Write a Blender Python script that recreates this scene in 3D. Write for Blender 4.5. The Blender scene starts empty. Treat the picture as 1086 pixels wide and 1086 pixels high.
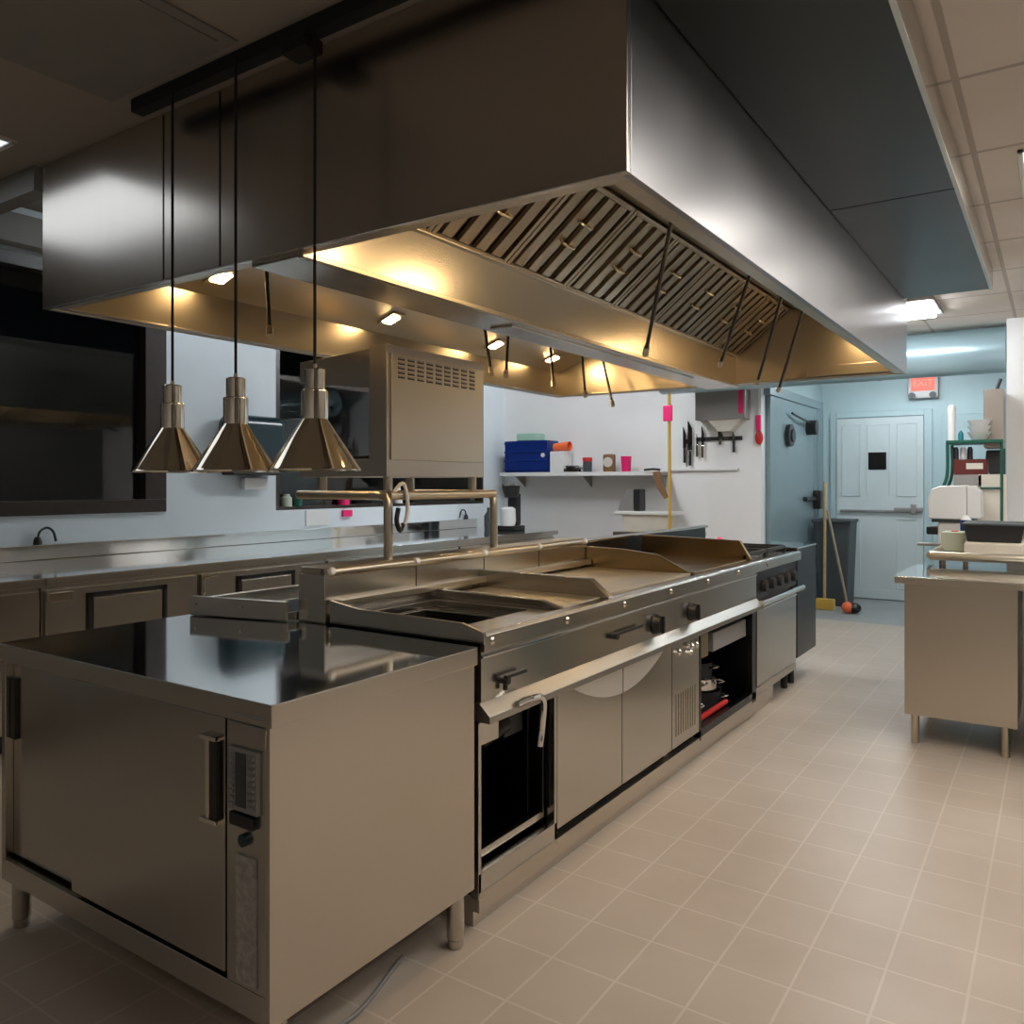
import bpy, bmesh, math, random
from mathutils import Vector, Matrix
random.seed(7)
S = bpy.context.scene
C = S.collection

# ------------------------------------------------------------------ materials
def nt(name):
    m = bpy.data.materials.new(name); m.use_nodes = True
    n = m.node_tree.nodes; l = m.node_tree.links
    return m, n, l, n['Principled BSDF']

def paint(name, col, rough=.5, var=.06, scale=6., metal=0., spec=.5):
    m, n, l, b = nt(name)
    b.inputs['Roughness'].default_value = rough
    b.inputs['Metallic'].default_value = metal
    b.inputs['Specular IOR Level'].default_value = spec
    tc = n.new('ShaderNodeTexCoord'); nz = n.new('ShaderNodeTexNoise')
    nz.inputs['Scale'].default_value = scale; nz.inputs['Detail'].default_value = 4
    l.new(tc.outputs['Object'], nz.inputs['Vector'])
    r = n.new('ShaderNodeValToRGB')
    r.color_ramp.elements[0].position = .3; r.color_ramp.elements[1].position = .7
    r.color_ramp.elements[0].color = tuple(max(0, c*(1-var)) for c in col)+(1,)
    r.color_ramp.elements[1].color = tuple(min(1, c*(1+var)) for c in col)+(1,)
    l.new(nz.outputs['Fac'], r.inputs['Fac']); l.new(r.outputs['Color'], b.inputs['Base Color'])
    return m

def steel(name, col=(.50, .47, .42), r0=.2, r1=.34, grain=(2, 2, 90), smear=1.3, metal=1.0):
    """brushed stainless: fine grain along one direction plus broad smears in the polish"""
    m, n, l, b = nt(name)
    b.inputs['Metallic'].default_value = metal
    tc = n.new('ShaderNodeTexCoord'); mp = n.new('ShaderNodeMapping')
    mp.inputs['Scale'].default_value = grain
    nz = n.new('ShaderNodeTexNoise'); nz.inputs['Scale'].default_value = 1.0; nz.inputs['Detail'].default_value = 1
    l.new(tc.outputs['Object'], mp.inputs['Vector']); l.new(mp.outputs['Vector'], nz.inputs['Vector'])
    n2 = n.new('ShaderNodeTexNoise'); n2.inputs['Scale'].default_value = smear; n2.inputs['Detail'].default_value = 1
    l.new(tc.outputs['Object'], n2.inputs['Vector'])
    mx = n.new('ShaderNodeMath'); mx.operation = 'MULTIPLY_ADD'; mx.inputs[1].default_value = .25
    l.new(nz.outputs['Fac'], mx.inputs[0]); l.new(n2.outputs['Fac'], mx.inputs[2])
    mr = n.new('ShaderNodeMapRange')
    mr.inputs['From Min'].default_value = .4; mr.inputs['From Max'].default_value = .85
    mr.inputs['To Min'].default_value = r0; mr.inputs['To Max'].default_value = r1
    nz.inputs['Roughness'].default_value = .4
    l.new(mx.outputs[0], mr.inputs['Value']); l.new(mr.outputs['Result'], b.inputs['Roughness'])
    cr = n.new('ShaderNodeValToRGB')
    cr.color_ramp.elements[0].position = .3; cr.color_ramp.elements[1].position = .75
    cr.color_ramp.elements[0].color = tuple(c*.965 for c in col)+(1,)
    cr.color_ramp.elements[1].color = tuple(min(1, c*1.02) for c in col)+(1,)
    l.new(n2.outputs['Fac'], cr.inputs['Fac']); l.new(cr.outputs['Color'], b.inputs['Base Color'])
    return m

def emit(name, col, strength):
    m, n, l, b = nt(name)
    b.inputs['Base Color'].default_value = (*col, 1)
    b.inputs['Emission Color'].default_value = (*col, 1)
    b.inputs['Emission Strength'].default_value = strength
    return m

def tiles(name, c1, c2, mortar, w, h, off, mw, rough, stain=None, bump=.3):
    m, n, l, b = nt(name)
    b.inputs['Roughness'].default_value = rough
    tc = n.new('ShaderNodeTexCoord'); mp = n.new('ShaderNodeMapping')
    mp.inputs['Location'].default_value = off
    l.new(tc.outputs['Object'], mp.inputs['Vector'])
    br = n.new('ShaderNodeTexBrick')
    br.offset = 0; br.squash = 1
    br.inputs['Scale'].default_value = 1
    br.inputs['Brick Width'].default_value = w; br.inputs['Row Height'].default_value = h
    br.inputs['Mortar Size'].default_value = mw; br.inputs['Mortar Smooth'].default_value = .2
    br.inputs['Bias'].default_value = 0
    br.inputs['Color1'].default_value = (*c1, 1); br.inputs['Color2'].default_value = (*c2, 1)
    br.inputs['Mortar'].default_value = (*mortar, 1)
    l.new(mp.outputs['Vector'], br.inputs['Vector'])
    nz = n.new('ShaderNodeTexNoise'); nz.inputs['Scale'].default_value = 1.7; nz.inputs['Detail'].default_value = 6
    l.new(tc.outputs['Object'], nz.inputs['Vector'])
    r = n.new('ShaderNodeValToRGB')
    r.color_ramp.elements[0].position = .35; r.color_ramp.elements[0].color = (.86, .84, .8, 1)
    r.color_ramp.elements[1].position = .62; r.color_ramp.elements[1].color = (1, 1, 1, 1)
    l.new(nz.outputs['Fac'], r.inputs['Fac'])
    mx = n.new('ShaderNodeMix'); mx.data_type = 'RGBA'; mx.blend_type = 'MULTIPLY'
    mx.inputs['Factor'].default_value = .8
    l.new(br.outputs['Color'], mx.inputs['A']); l.new(r.outputs['Color'], mx.inputs['B'])
    l.new(mx.outputs['Result'], b.inputs['Base Color'])
    bp = n.new('ShaderNodeBump'); bp.inputs['Strength'].default_value = bump; bp.inputs['Distance'].default_value = .003
    inv = n.new('ShaderNodeMath'); inv.operation = 'SUBTRACT'; inv.inputs[0].default_value = 1
    l.new(br.outputs['Fac'], inv.inputs[1]); l.new(inv.outputs[0], bp.inputs['Height'])
    l.new(bp.outputs['Normal'], b.inputs['Normal'])
    return m

M = {}
M['steel'] = steel('stainless_brushed', (.55, .52, .47), .20, .25, (1, 1, 30))
M['steel_top'] = steel('stainless_worktop', (.86, .88, .88), .06, .085, (20, 3, 2))
M['steel_end'] = steel('stainless_side_panel', (.58, .53, .46), .29, .33, (2, 30, 2))
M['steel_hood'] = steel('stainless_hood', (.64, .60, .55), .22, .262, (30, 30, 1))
M['steel_hood_shaded'] = steel('stainless_hood_shaded_side', (.40, .40, .41), .285, .32, (2, 12, 1), 2.5)  # hood steel darkened in colour to calm the ceiling lights' reflection
M['filter_steel'] = steel('greasy_filter_steel', (.36, .30, .22), .30, .36, (3, 3, 3))
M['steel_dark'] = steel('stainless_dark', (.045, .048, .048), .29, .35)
M['steel_in'] = steel('stainless_inner', (.60, .54, .44), .29, .34, (2, 30, 2))
M['hotplate'] = steel('griddle_plate', (.78, .70, .56), .32, .42, (8, 8, 2), 4)
M['brown_steel'] = steel('heat_browned_steel', (.46, .34, .19), .20, .26, (4, 4, 2), 4)
M['lit_grip_steel'] = steel('light_catching_grip_steel', (.86, .83, .78), .45, .5, (2, 20, 2))  # lighter colour stands in for light caught by the curved half moon grip
M['satin'] = steel('satin_steel', (.46, .44, .40), .33, .38, (2, 20, 2))
M['chrome'] = steel('chrome', (.75, .74, .72), .06, .12)
M['brass'] = steel('polished_nickel_brass', (.84, .77, .65), .05, .08, (2, 2, 20))
M['black'] = paint('black_plastic', (.012, .012, .013), .4)
M['black_matte'] = paint('matte_black', (.008, .008, .009), .7)
M['iron'] = paint('cast_iron', (.018, .018, .018), .55)
M['white'] = paint('white_plastic', (.75, .75, .74), .35, .03)
M['cream'] = paint('cream_plastic', (.62, .58, .5), .45)
M['wall'] = paint('white_wall_paint', (.80, .80, .80), .6, .03, 2)
M['wall_cool'] = paint('pale_blue_wall_paint', (.68, .75, .79), .6, .03, 2)
M['wall_cool_lit'] = paint('cool_lit_wall_paint', (.44, .57, .60), .5, .04, 2)  # teal cast of the corridor's cool light put into the colour
M['wall_dark'] = paint('dark_grey_wall_paint', (.16, .15, .14), .7, .05, 2)
M['door'] = paint('cool_lit_door_paint', (.60, .67, .68), .45, .03, 3)  # bluish tint of the cool corridor light mixed into the door colour
M['fridge'] = paint('painted_cold_room_metal', (.25, .34, .37), .38, .05, 2, .3)
M['ceil_shaded'] = paint('shaded_ceiling_paint', (.30, .27, .235), .8, .04, 2)  # plain plaster, darkened in colour for the weak light there
M['fascia_grey'] = paint('grey_plaster', (.20, .195, .18), .7)
M['brown_frame'] = paint('dark_brown_timber', (.022, .014, .010), .4, .2, 20)
M['blue'] = paint('navy_blue_plastic', (.004, .022, .16), .35)
M['pink'] = paint('hot_pink_plastic', (.8, .015, .16), .4)
M['red'] = paint('red_plastic', (.55, .02, .02), .4)
M['orange'] = paint('orange_plastic', (.85, .16, .05), .4)
M['green'] = paint('dark_green_plastic', (.01, .09, .06), .4)
M['mint'] = paint('mint_plastic', (.35, .55, .45), .4)
M['pale_green'] = paint('pale_green_plastic', (.52, .57, .46), .45)
M['teal'] = paint('dark_teal_plastic', (.006, .026, .034), .25)
M['teal_bright'] = paint('bright_teal_plastic', (.0, .16, .20), .4)
M['maroon'] = paint('maroon_card', (.10, .012, .01), .5)
M['wood'] = paint('pale_wood', (.45, .30, .12), .5, .15, 15)
M['wood_grey'] = paint('worn_wood', (.28, .23, .16), .6, .15, 15)
M['yellow'] = paint('yellow_fibreglass', (.62, .40, .07), .45)
M['brown'] = paint('brown_wood', (.20, .10, .045), .55, .15, 15)
M['binblack'] = paint('dark_grey_bin_plastic', (.045, .055, .06), .5)
M['grey'] = paint('grey_metal_paint', (.30, .29, .28), .4, .05, 4, .3)
M['taupe'] = paint('taupe_metal_paint', (.33, .28, .24), .4, .05, 4, .3)
M['duct'] = paint('pale_blue_duct_paint', (.36, .50, .55), .28, .03, 3, .4)
M['concrete'] = paint('grey_corridor_floor', (.30, .315, .31), .45, .08, 3)
M['label'] = paint('printed_label', (.34, .32, .29), .6, .25, 60)
M['floor'] = tiles('beige_floor_tiles', (.49, .425, .36), (.475, .41, .345), (.57, .51, .445), .2072, .2415, (-.0035, -.124, 0), .0045, .42)
M['ceil'] = tiles('ceiling_tiles', (.70, .63, .57), (.72, .65, .585), (.46, .40, .355), .60, .687, (.27, -.855, 0), .012, .8)
M['screen'] = paint('dark_display', (.005, .007, .009), .12)
M['hood_lens'] = emit('warm_lamp_lens', (1, .66, .30), 46)
M['hood_lens_small'] = emit('warm_spot_lens', (1, .66, .30), 150)
M['panel_warm'] = emit('ceiling_panel_warm', (1, .95, .885), 9.3)
M['panel_fill'] = emit('added_fill_panel', (1, .92, .80), 10)
M['panel_dim'] = emit('ceiling_panel_dim', (.86, .93, 1.0), 1.15)
M['tube_fill'] = emit('added_fill_tube_window_side', (.86, .94, 1), 17)
M['tube_white'] = emit('fluorescent_tube', (.92, .96, 1), 110)
M['tube_cool'] = emit('fluorescent_tube_cool', (.86, .95, 1), 66)
M['exit_red'] = emit('exit_sign_red', (1, .115, .08), .85)
M['exit_letters'] = emit('exit_sign_letters', (1, .20, .15), .95)
m, n, l, b = nt('window_glass')
b.inputs['Base Color'].default_value = (.8, .85, .85, 1); b.inputs['Roughness'].default_value = .02
b.inputs['Transmission Weight'].default_value = 1; b.inputs['IOR'].default_value = 1.45
M['glass'] = m

# ------------------------------------------------------------------ mesh builder
class MB:
    def __init__(s): s.bm = bmesh.new()
    def _merge(s, t, mat=None):
        if mat is not None: bmesh.ops.transform(t, matrix=mat, verts=t.verts)
        me = bpy.data.meshes.new('t'); t.to_mesh(me); t.free(); s.bm.from_mesh(me); bpy.data.meshes.remove(me)
    def box(s, x0, x1, y0, y1, z0, z1, b=.003, mat=None, seg=2):
        t = bmesh.new(); bmesh.ops.create_cube(t, size=1)
        bmesh.ops.transform(t, matrix=Matrix.Translation(((x0+x1)/2, (y0+y1)/2, (z0+z1)/2)) @ Matrix.Diagonal((abs(x1-x0), abs(y1-y0), abs(z1-z0), 1)), verts=t.verts)
        b = min(b, .45*min(abs(x1-x0), abs(y1-y0), abs(z1-z0)))
        if b > 1e-4: bmesh.ops.bevel(t, geom=t.edges[:], offset=b, segments=seg, profile=.5, affect='EDGES')
        s._merge(t, mat); return s
    def prism(s, poly, axis, a0, a1, b=0.):
        """poly: 2D points in the plane across `axis` (x: (y,z), y: (x,z), z: (x,y))"""
        def P(p, a):
            return {'x': (a, p[0], p[1]), 'y': (p[0], a, p[1]), 'z': (p[0], p[1], a)}[axis]
        t = bmesh.new()
        v0 = [t.verts.new(P(p, a0)) for p in poly]; v1 = [t.verts.new(P(p, a1)) for p in poly]
        k = len(poly)
        t.faces.new(v0); t.faces.new(v1[::-1])
        for i in range(k): t.faces.new((v0[i], v1[i], v1[(i+1) % k], v0[(i+1) % k]))
        bmesh.ops.recalc_face_normals(t, faces=t.faces[:])
        if b: bmesh.ops.bevel(t, geom=t.edges[:], offset=b, segments=2, profile=.5, affect='EDGES')
        s._merge(t); return s
    def cyl(s, p0, p1, r, r2=None, seg=20):
        p0, p1 = Vector(p0), Vector(p1); d = p1-p0
        t = bmesh.new()
        bmesh.ops.create_cone(t, cap_ends=True, segments=seg, radius1=r, radius2=r if r2 is None else r2, depth=d.length)
        s._merge(t, Matrix.Translation((p0+p1)/2) @ d.to_track_quat('Z', 'Y').to_matrix().to_4x4()); return s
    def lathe(s, prof, c=(0, 0, 0), seg=32, axis=None):
        t = bmesh.new(); rings = []
        for r, z in prof:
            rings.append([t.verts.new((r*math.cos(2*math.pi*i/seg), r*math.sin(2*math.pi*i/seg), z)) for i in range(seg)] if r > 1e-5 else [t.verts.new((0, 0, z))])
        for a, bb in zip(rings, rings[1:]):
            for i in range(seg):
                j = (i+1) % seg
                if len(a) > 1 and len(bb) > 1: t.faces.new((a[i], a[j], bb[j], bb[i]))
                elif len(a) > 1: t.faces.new((a[i], a[j], bb[0]))
                elif len(bb) > 1: t.faces.new((a[0], bb[j], bb[i]))
        bmesh.ops.recalc_face_normals(t, faces=t.faces[:])
        mat = Matrix.Translation(c)
        if axis is not None: mat = mat @ Vector(axis).to_track_quat('Z', 'Y').to_matrix().to_4x4()
        s._merge(t, mat); return s
    def tube(s, pts, r, seg=10, smooth=True):
        pts = [Vector(p) for p in pts]
        if smooth and len(pts) > 2:
            q = []; e = [pts[0]*2-pts[1]]+pts+[pts[-1]*2-pts[-2]]
            for i in range(1, len(e)-2):
                a, b_, c, d = e[i-1], e[i], e[i+1], e[i+2]
                for k in range(8):
                    u = k/8
                    q.append(.5*((2*b_)+(c-a)*u+(2*a-5*b_+4*c-d)*u*u+(3*b_-a-3*c+d)*u**3))
            q.append(pts[-1]); pts = q
        t = bmesh.new(); rings = []; nrm = None
        for i, p in enumerate(pts):
            d = (pts[min(i+1, len(pts)-1)]-pts[max(i-1, 0)]).normalized()
            if nrm is None: nrm = d.orthogonal().normalized()
            nrm = (nrm-d*nrm.dot(d)).normalized(); bn = d.cross(nrm)
            rings.append([t.verts.new(p+r*(math.cos(2*math.pi*k/seg)*nrm+math.sin(2*math.pi*k/seg)*bn)) for k in range(seg)])
        for a, b_ in zip(rings, rings[1:]):
            for k in range(seg): t.faces.new((a[k], a[(k+1) % seg], b_[(k+1) % seg], b_[k]))
        t.faces.new(rings[0][::-1]); t.faces.new(rings[-1])
        bmesh.ops.recalc_face_normals(t, faces=t.faces[:])
        s._merge(t); return s
    def ball(s, c, r):
        t = bmesh.new(); bmesh.ops.create_uvsphere(t, u_segments=20, v_segments=12, radius=1)
        r = (r, r, r) if isinstance(r, (int, float)) else r
        s._merge(t, Matrix.Translation(c) @ Matrix.Diagonal((*r, 1))); return s
    def xform(s, mat): bmesh.ops.transform(s.bm, matrix=mat, verts=s.bm.verts); return s
    def build(s, name, mat, parent=None, smooth=True):
        for f in s.bm.faces: f.smooth = smooth
        if smooth:
            for e in s.bm.edges:
                if len(e.link_faces) == 2 and e.calc_face_angle(0) > math.radians(32): e.smooth = False
        base = Vector((0, 0, 0)); off = Vector((0, 0, 0))
        if parent is not None: off = WL[parent.name]
        else:
            vs = [v.co for v in s.bm.verts]
            off = Vector(((min(v.x for v in vs)+max(v.x for v in vs))/2, (min(v.y for v in vs)+max(v.y for v in vs))/2, min(v.z for v in vs)))
        bmesh.ops.translate(s.bm, vec=-off, verts=s.bm.verts)
        me = bpy.data.meshes.new(name); s.bm.to_mesh(me); s.bm.free()
        me.materials.append(mat if not isinstance(mat, str) else M[mat])
        o = bpy.data.objects.new(name, me); C.objects.link(o)
        if smooth:
            wn = o.modifiers.new('normals', 'WEIGHTED_NORMAL'); wn.keep_sharp = True; wn.weight = 80
        if parent is not None: o.parent = parent; WL[o.name] = off
        else: o.location = off; WL[o.name] = off
        return o

WL = {}
def thing(name, label, cat, loc, group=None):
    o = bpy.data.objects.new(name, None); C.objects.link(o); o.empty_display_size = .1
    o.location = loc; WL[o.name] = Vector(loc)
    return tag(o, label, cat, group)
def tag(o, label, cat, group=None):
    o['label'] = label; o['category'] = cat
    if group: o['group'] = group
    return o
def struct(name, mb, mat, parent=None, smooth=False):
    # the setting keeps world coordinates so its tile grids stay put
    if parent is None: WL['_w'] = Vector((0, 0, 0))
    for f in mb.bm.faces: f.smooth = smooth
    me = bpy.data.meshes.new(name); mb.bm.to_mesh(me); mb.bm.free()
    me.materials.append(M[mat]); o = bpy.data.objects.new(name, me); C.objects.link(o)
    WL[o.name] = Vector((0, 0, 0))
    if parent is not None: o.parent = parent
    else: o['kind'] = 'structure'
    return o
def dup(root, loc, label=None, group=None):
    r = root.copy(); C.objects.link(r); r.location = loc; WL[r.name] = Vector(loc)
    if label: r['label'] = label
    if group: r['group'] = group
    for ch in list(root.children):
        c = ch.copy(); C.objects.link(c); c.parent = r
        for g in list(ch.children):
            d = g.copy(); C.objects.link(d); d.parent = c
    return r
def B(*a, **k): return MB().box(*a, **k)

# ------------------------------------------------------------------ room shell
CZ = 2.68
XW = -5.60      # window wall
YB = 8.15       # white back wall
YF = 10.65      # far corridor wall
XC = -2.47      # corridor left wall
struct('floor', B(XW, 1.8, -2.6, 8.75, -.05, 0, b=0), 'floor')
struct('floor_corridor', B(XC, -.33, 8.75, YF, -.05, 0, b=0), 'concrete')
struct('ceiling', MB().box(-.33, 1.8, -2.6, YF, CZ, CZ+.06, b=0).box(-3.40, -.33, 5.5, YF, CZ, CZ+.06, b=0), 'ceil')
struct('ceiling_middle', B(-3.40, -.33, -2.6, 5.5, CZ, CZ+.06, b=0), 'ceil_shaded')
struct('ceiling_left', B(XW, -3.40, -2.6, 1.66, CZ, CZ+.06, b=0), 'ceil_shaded')
struct('ceiling_recess', B(XW, -3.40, 1.66, YB, 3.2, 3.26, b=0), 'ceil_shaded')
struct('trim_1', B(XW, -3.41, 1.63, 1.70, 2.58, 3.2, b=0), 'fascia_grey')
# window wall with two openings
W1 = (.25, 3.62, 1.19, 2.90); W2 = (4.67, 7.72, 1.17, 2.90)
mb = MB()
mb.box(XW-.2, XW, -2.6, W1[0], 0, 3.2, b=0); mb.box(XW-.2, XW, W1[1], W2[0], 0, 3.2, b=0); mb.box(XW-.2, XW, W2[1], YB, 0, 3.2, b=0)
for w in (W1, W2):
    mb.box(XW-.2, XW, w[0], w[1], 0, w[2], b=0); mb.box(XW-.2, XW, w[0], w[1], w[3], 3.2, b=0)
struct('wall_left', mb, 'wall_cool')
for i, (w, fw) in enumerate(((W1, .17), (W2, .045))):
    mb = MB(); y0, y1, z0, z1 = w
    fx0, fx1 = XW-.10, XW+(.025 if i == 0 else .0)
    mb.box(fx0, fx1, y0, y1, z0, z0+(.095 if i == 0 else .03), b=.004); mb.box(fx0, fx1, y0, y1, z1-.09, z1, b=.004)
    zb = z0+(.0955 if i == 0 else .0305); mb.box(fx0, fx1, y0, y0+fw, zb, z1-.0905, b=.004); mb.box(fx0, fx1, y1-fw, y1, zb, z1-.0905, b=.004)
    if i == 0: mb.box(fx0, fx1-.03, 1.75, 1.83, z0, z1, b=.004)
    f = struct('window_%d' % (i+1), mb, 'brown_frame')
    struct('window_pane', B(XW-.07, XW-.06, y0+fw, y1-fw, z0+.03, z1-.09, b=0), 'glass', f)
struct('trim_2', B(XW, XW+.12, -2.6, YB, 2.93, 3.12, b=.004), 'fascia_grey')
struct('night_backdrop', B(XW-2.6, XW-2.5, -6, 12, -.5, 5, b=0), 'black_matte')  # black sheet added outside the windows for the dark of night
struct('wall_back', B(XW-.2, XC, YB, YB+.12, 0, 3.2, b=0), 'wall')
struct('wall_corridor', B(XC-.10, XC, YB+.12, YF, 0, CZ, b=0), 'wall_cool_lit')
struct('wall_far', B(XC-.1, -.2, YF, YF+.1, 0, CZ, b=0), 'wall_cool_lit')
struct('wall_pillar', B(-.33, 1.8, 7.36, 7.48, 0, CZ, b=0), 'wall')
struct('wall_passage', B(-.33, -.21, 7.48, YF, 0, CZ, b=0), 'wall')
struct('wall_right', B(1.8, 1.9, -2.6, 7.5, 0, CZ, b=0), 'wall_dark')
struct('wall_near', B(XW-.2, 1.9, -2.7, -2.6, 0, 3.2, b=0), 'wall')
struct('baseboard_far', B(-1.25, -.34, YF-.015, YF, 0, .1, b=.003), 'wall_cool_lit')

# far door
mb = MB(); mb.box(-2.28, -1.31, YF-.05, YF-.005, .01, 2.2, b=.004)
d = struct('door_1', mb, 'door')
mb = MB()
for x0, x1 in ((-2.22, -2.0), (-1.60, -1.38)):
    for z0, z1 in ((1.25, 2.12), (.14, .98)):
        mb.box(x0, x0+.012, YF-.062, YF-.05, z0, z1, b=.002); mb.box(x1-.012, x1, YF-.062, YF-.05, z0, z1, b=.002)
        mb.box(x0, x1, YF-.062, YF-.05, z0, z0+.012, b=.002); mb.box(x0, x1, YF-.062, YF-.05, z1-.012, z1, b=.002)
mb.box(-1.93, -1.67, YF-.062, YF-.05, 2.11, 2.122, b=.002); mb.box(-1.93, -1.918, YF-.062, YF-.05, 1.25, 2.12, b=.002); mb.box(-1.682, -1.67, YF-.062, YF-.05, 1.25, 2.12, b=.002)
mb.box(-2.28, -1.31, YF-.058, YF-.05, .01, .12, b=.002)
struct('panel_moulding', mb, 'door', d)
struct('glass_light', B(-1.91, -1.71, YF-.064, YF-.05, 1.57, 1.78, b=.002), 'screen', d)
mb = MB(); mb.box(-2.23, -1.33, YF-.09, YF-.065, 1.055, 1.085, b=.006); mb.box(-1.62, -1.31, YF-.11, YF-.06, 1.07, 1.12, b=.01); mb.box(-1.44, -1.38, YF-.12, YF-.05, 1.04, 1.16, b=.01)
struct('push_bar', mb, 'grey', d)
mb = MB()
mb.box(-2.36, -2.285, YF-.03, YF, 0, 2.28, b=.004); mb.box(-1.305, -1.22, YF-.03, YF, 0, 2.28, b=.004); mb.box(-2.284, -1.306, YF-.029, YF, 2.21, 2.28, b=.004)
struct('trim_3', mb, 'wall_cool_lit')
mb = MB(); mb.box(-1.12, -.40, YF-.03, YF, .12, 2.2, b=.004)
struct('trim_4', mb, 'wall_cool_lit')
# cold room door on the corridor's left wall
mb = MB(); mb.box(XC, XC+.05, 8.30, 10.30, .02, 2.30, b=.006)
d = struct('door_2', mb, 'fridge')
struct('door_frame', MB().box(XC, XC+.07, 8.22, 10.45, 2.30, 2.40, b=.006).box(XC, XC+.07, 10.22, 10.45, 0, 2.3, b=.006).box(XC+.045, XC+.055, 10.05, 10.07, .05, 2.2, b=.002), 'fridge', d)
mb = MB(); mb.box(XC+.05, XC+.10, 9.55, 10.1, 1.20, 1.25, b=.012); mb.box(XC+.05, XC+.14, 10.0, 10.12, 1.10, 1.32, b=.012)
struct('door_handle', mb, 'black', d)
mb = MB(); mb.tube([(XC+.09, 8.95, 2.16), (XC+.11, 9.3, 2.12), (XC+.10, 9.75, 2.10)], .012); mb.cyl((XC+.05, 9.75, 2.05), (XC+.16, 9.75, 2.05), .085)
struct('door_closer', mb, 'black', d)
struct('vent_disc', MB().cyl((XC+.05, 8.92, 1.92), (XC+.10, 8.92, 1.92), .12).cyl((XC+.10, 8.92, 1.92), (XC+.12, 8.92, 1.92), .07), 'binblack', d)

# duct across the end of the kitchen
mb = MB(); mb.cyl((-3.3, 7.62, 2.48), (-.34, 7.62, 2.48), .185, seg=48)
for x in (-2.2, -1.3): mb.cyl((x, 7.62, 2.48), (x+.02, 7.62, 2.48), .19, seg=48)
tag(mb.build('air_duct', 'duct'), 'round pale blue air duct under the ceiling beyond the hood', 'duct')

# ------------------------------------------------------------------ ceiling fittings
def ceiling_light(x0, x1, y0, y1, mat, label, name='ceiling_light'):
    t = thing(name, label, 'ceiling light', ((x0+x1)/2, (y0+y1)/2, CZ-.012))
    mb = MB(); f = .02
    mb.box(x0, x1, y0, y0+f, CZ-.012, CZ, b=.002); mb.box(x0, x1, y1-f, y1, CZ-.012, CZ, b=.002)
    mb.box(x0, x0+f, y0, y1, CZ-.012, CZ, b=.002); mb.box(x1-f, x1, y0, y1, CZ-.012, CZ, b=.002)
    mb.build('frame', 'white', t)
    B(x0+f, x1-f, y0+f, y1-f, CZ-.006, CZ-.001, b=0).build('diffuser', mat, t)
    return t
ceiling_light(-.13, .47, 3.66, 4.26, 'panel_warm', 'square bright ceiling panel cut by the right edge of the photo above the aisle')
for x, y, lb in ((-.02, 1.70, 'first square ceiling panel of the row over the aisle, nearest the camera'),
                 (-.02, 2.70, 'added unseen fill panel of the row over the aisle, just before the one in view'), (.0, 4.75, 'added unseen fill panel over the prep table, beyond the one in view'),
                 (.30, 5.90, 'added unseen fill panel over the dish table'), (.95, 1.20, 'near added fill panel of the unseen row along the right wall'),
                 (.95, 2.40, 'second added fill panel of the unseen row along the right wall'), (.95, 3.60, 'third added fill panel of the unseen row along the right wall'), (.95, 4.80, 'far added fill panel of the unseen row along the right wall')):
    ceiling_light(x, x+.6, y, y+.6, 'panel_warm', lb)  # panels after the first are added out of view to spread soft light
ceiling_light(-.13, .47, -1.26, -.66, 'panel_fill', 'added unseen fill panel over the aisle behind the camera')  # added out of view to brighten the hot cupboard's front
ceiling_light(-4.42, -3.22, .88, 1.48, 'panel_dim', 'dim ceiling panel at far left beside the lamp track')
t = thing('ceiling_light', 'twin tube fluorescent fixture on the ceiling past the hood end', 'ceiling light', (-1.0, 6.45, CZ-.05))
B(-1.40, -.70, 6.15, 6.75, CZ-.03, CZ, b=.004).build('tray', 'grey', t)
for y in (6.27, 6.62):
    MB().cyl((-1.38, y, CZ-.05), (-.74, y, CZ-.05), .018).build('tube', 'tube_white', t)
t = thing('ceiling_light', 'fluorescent fixture on the ceiling of the rear corridor', 'ceiling light', (-1.4, 9.3, CZ-.05))
B(-1.9, -.8, 9.2, 9.5, CZ-.03, CZ, b=.004).build('tray', 'white', t)
for y in (9.28, 9.42): MB().cyl((-1.86, y, CZ-.05), (-.84, y, CZ-.05), .018).build('tube', 'tube_cool', t)
t = thing('ceiling_light', 'twin tube fluorescent fixture over the end of the window side counter', 'ceiling light', (-3.9, 6.6, 3.1))
B(-4.05, -3.75, 5.6, 7.2, 3.16, 3.19, b=.004).build('tray', 'white', t)
for x in (-3.96, -3.84): MB().cyl((x, 5.65, 3.14), (x, 7.15, 3.14), .018).build('tube', 'tube_white', t)
t = thing('ceiling_light', 'added unseen fill fixture over the counter by the left window', 'ceiling light', (-4.6, 3.6, 3.1))  # added unseen in the recess to brighten the window wall and counter
B(-4.75, -4.45, 2.9, 4.3, 3.16, 3.19, b=.004).build('tray', 'white', t)
for x in (-4.66, -4.54): MB().cyl((x, 2.95, 3.14), (x, 4.25, 3.14), .018).build('tube', 'tube_fill', t)
tag(MB().box(-2.62, -1.96, .88, 1.50, CZ-.008, CZ, b=.003).box(-2.58, -2.0, .92, 1.46, CZ-.012, CZ-.006, b=.002).build('ceiling_hatch', 'fascia_grey'),
    'dull square hatch panel set in the ceiling beside the lamp track', 'hatch')

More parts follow.
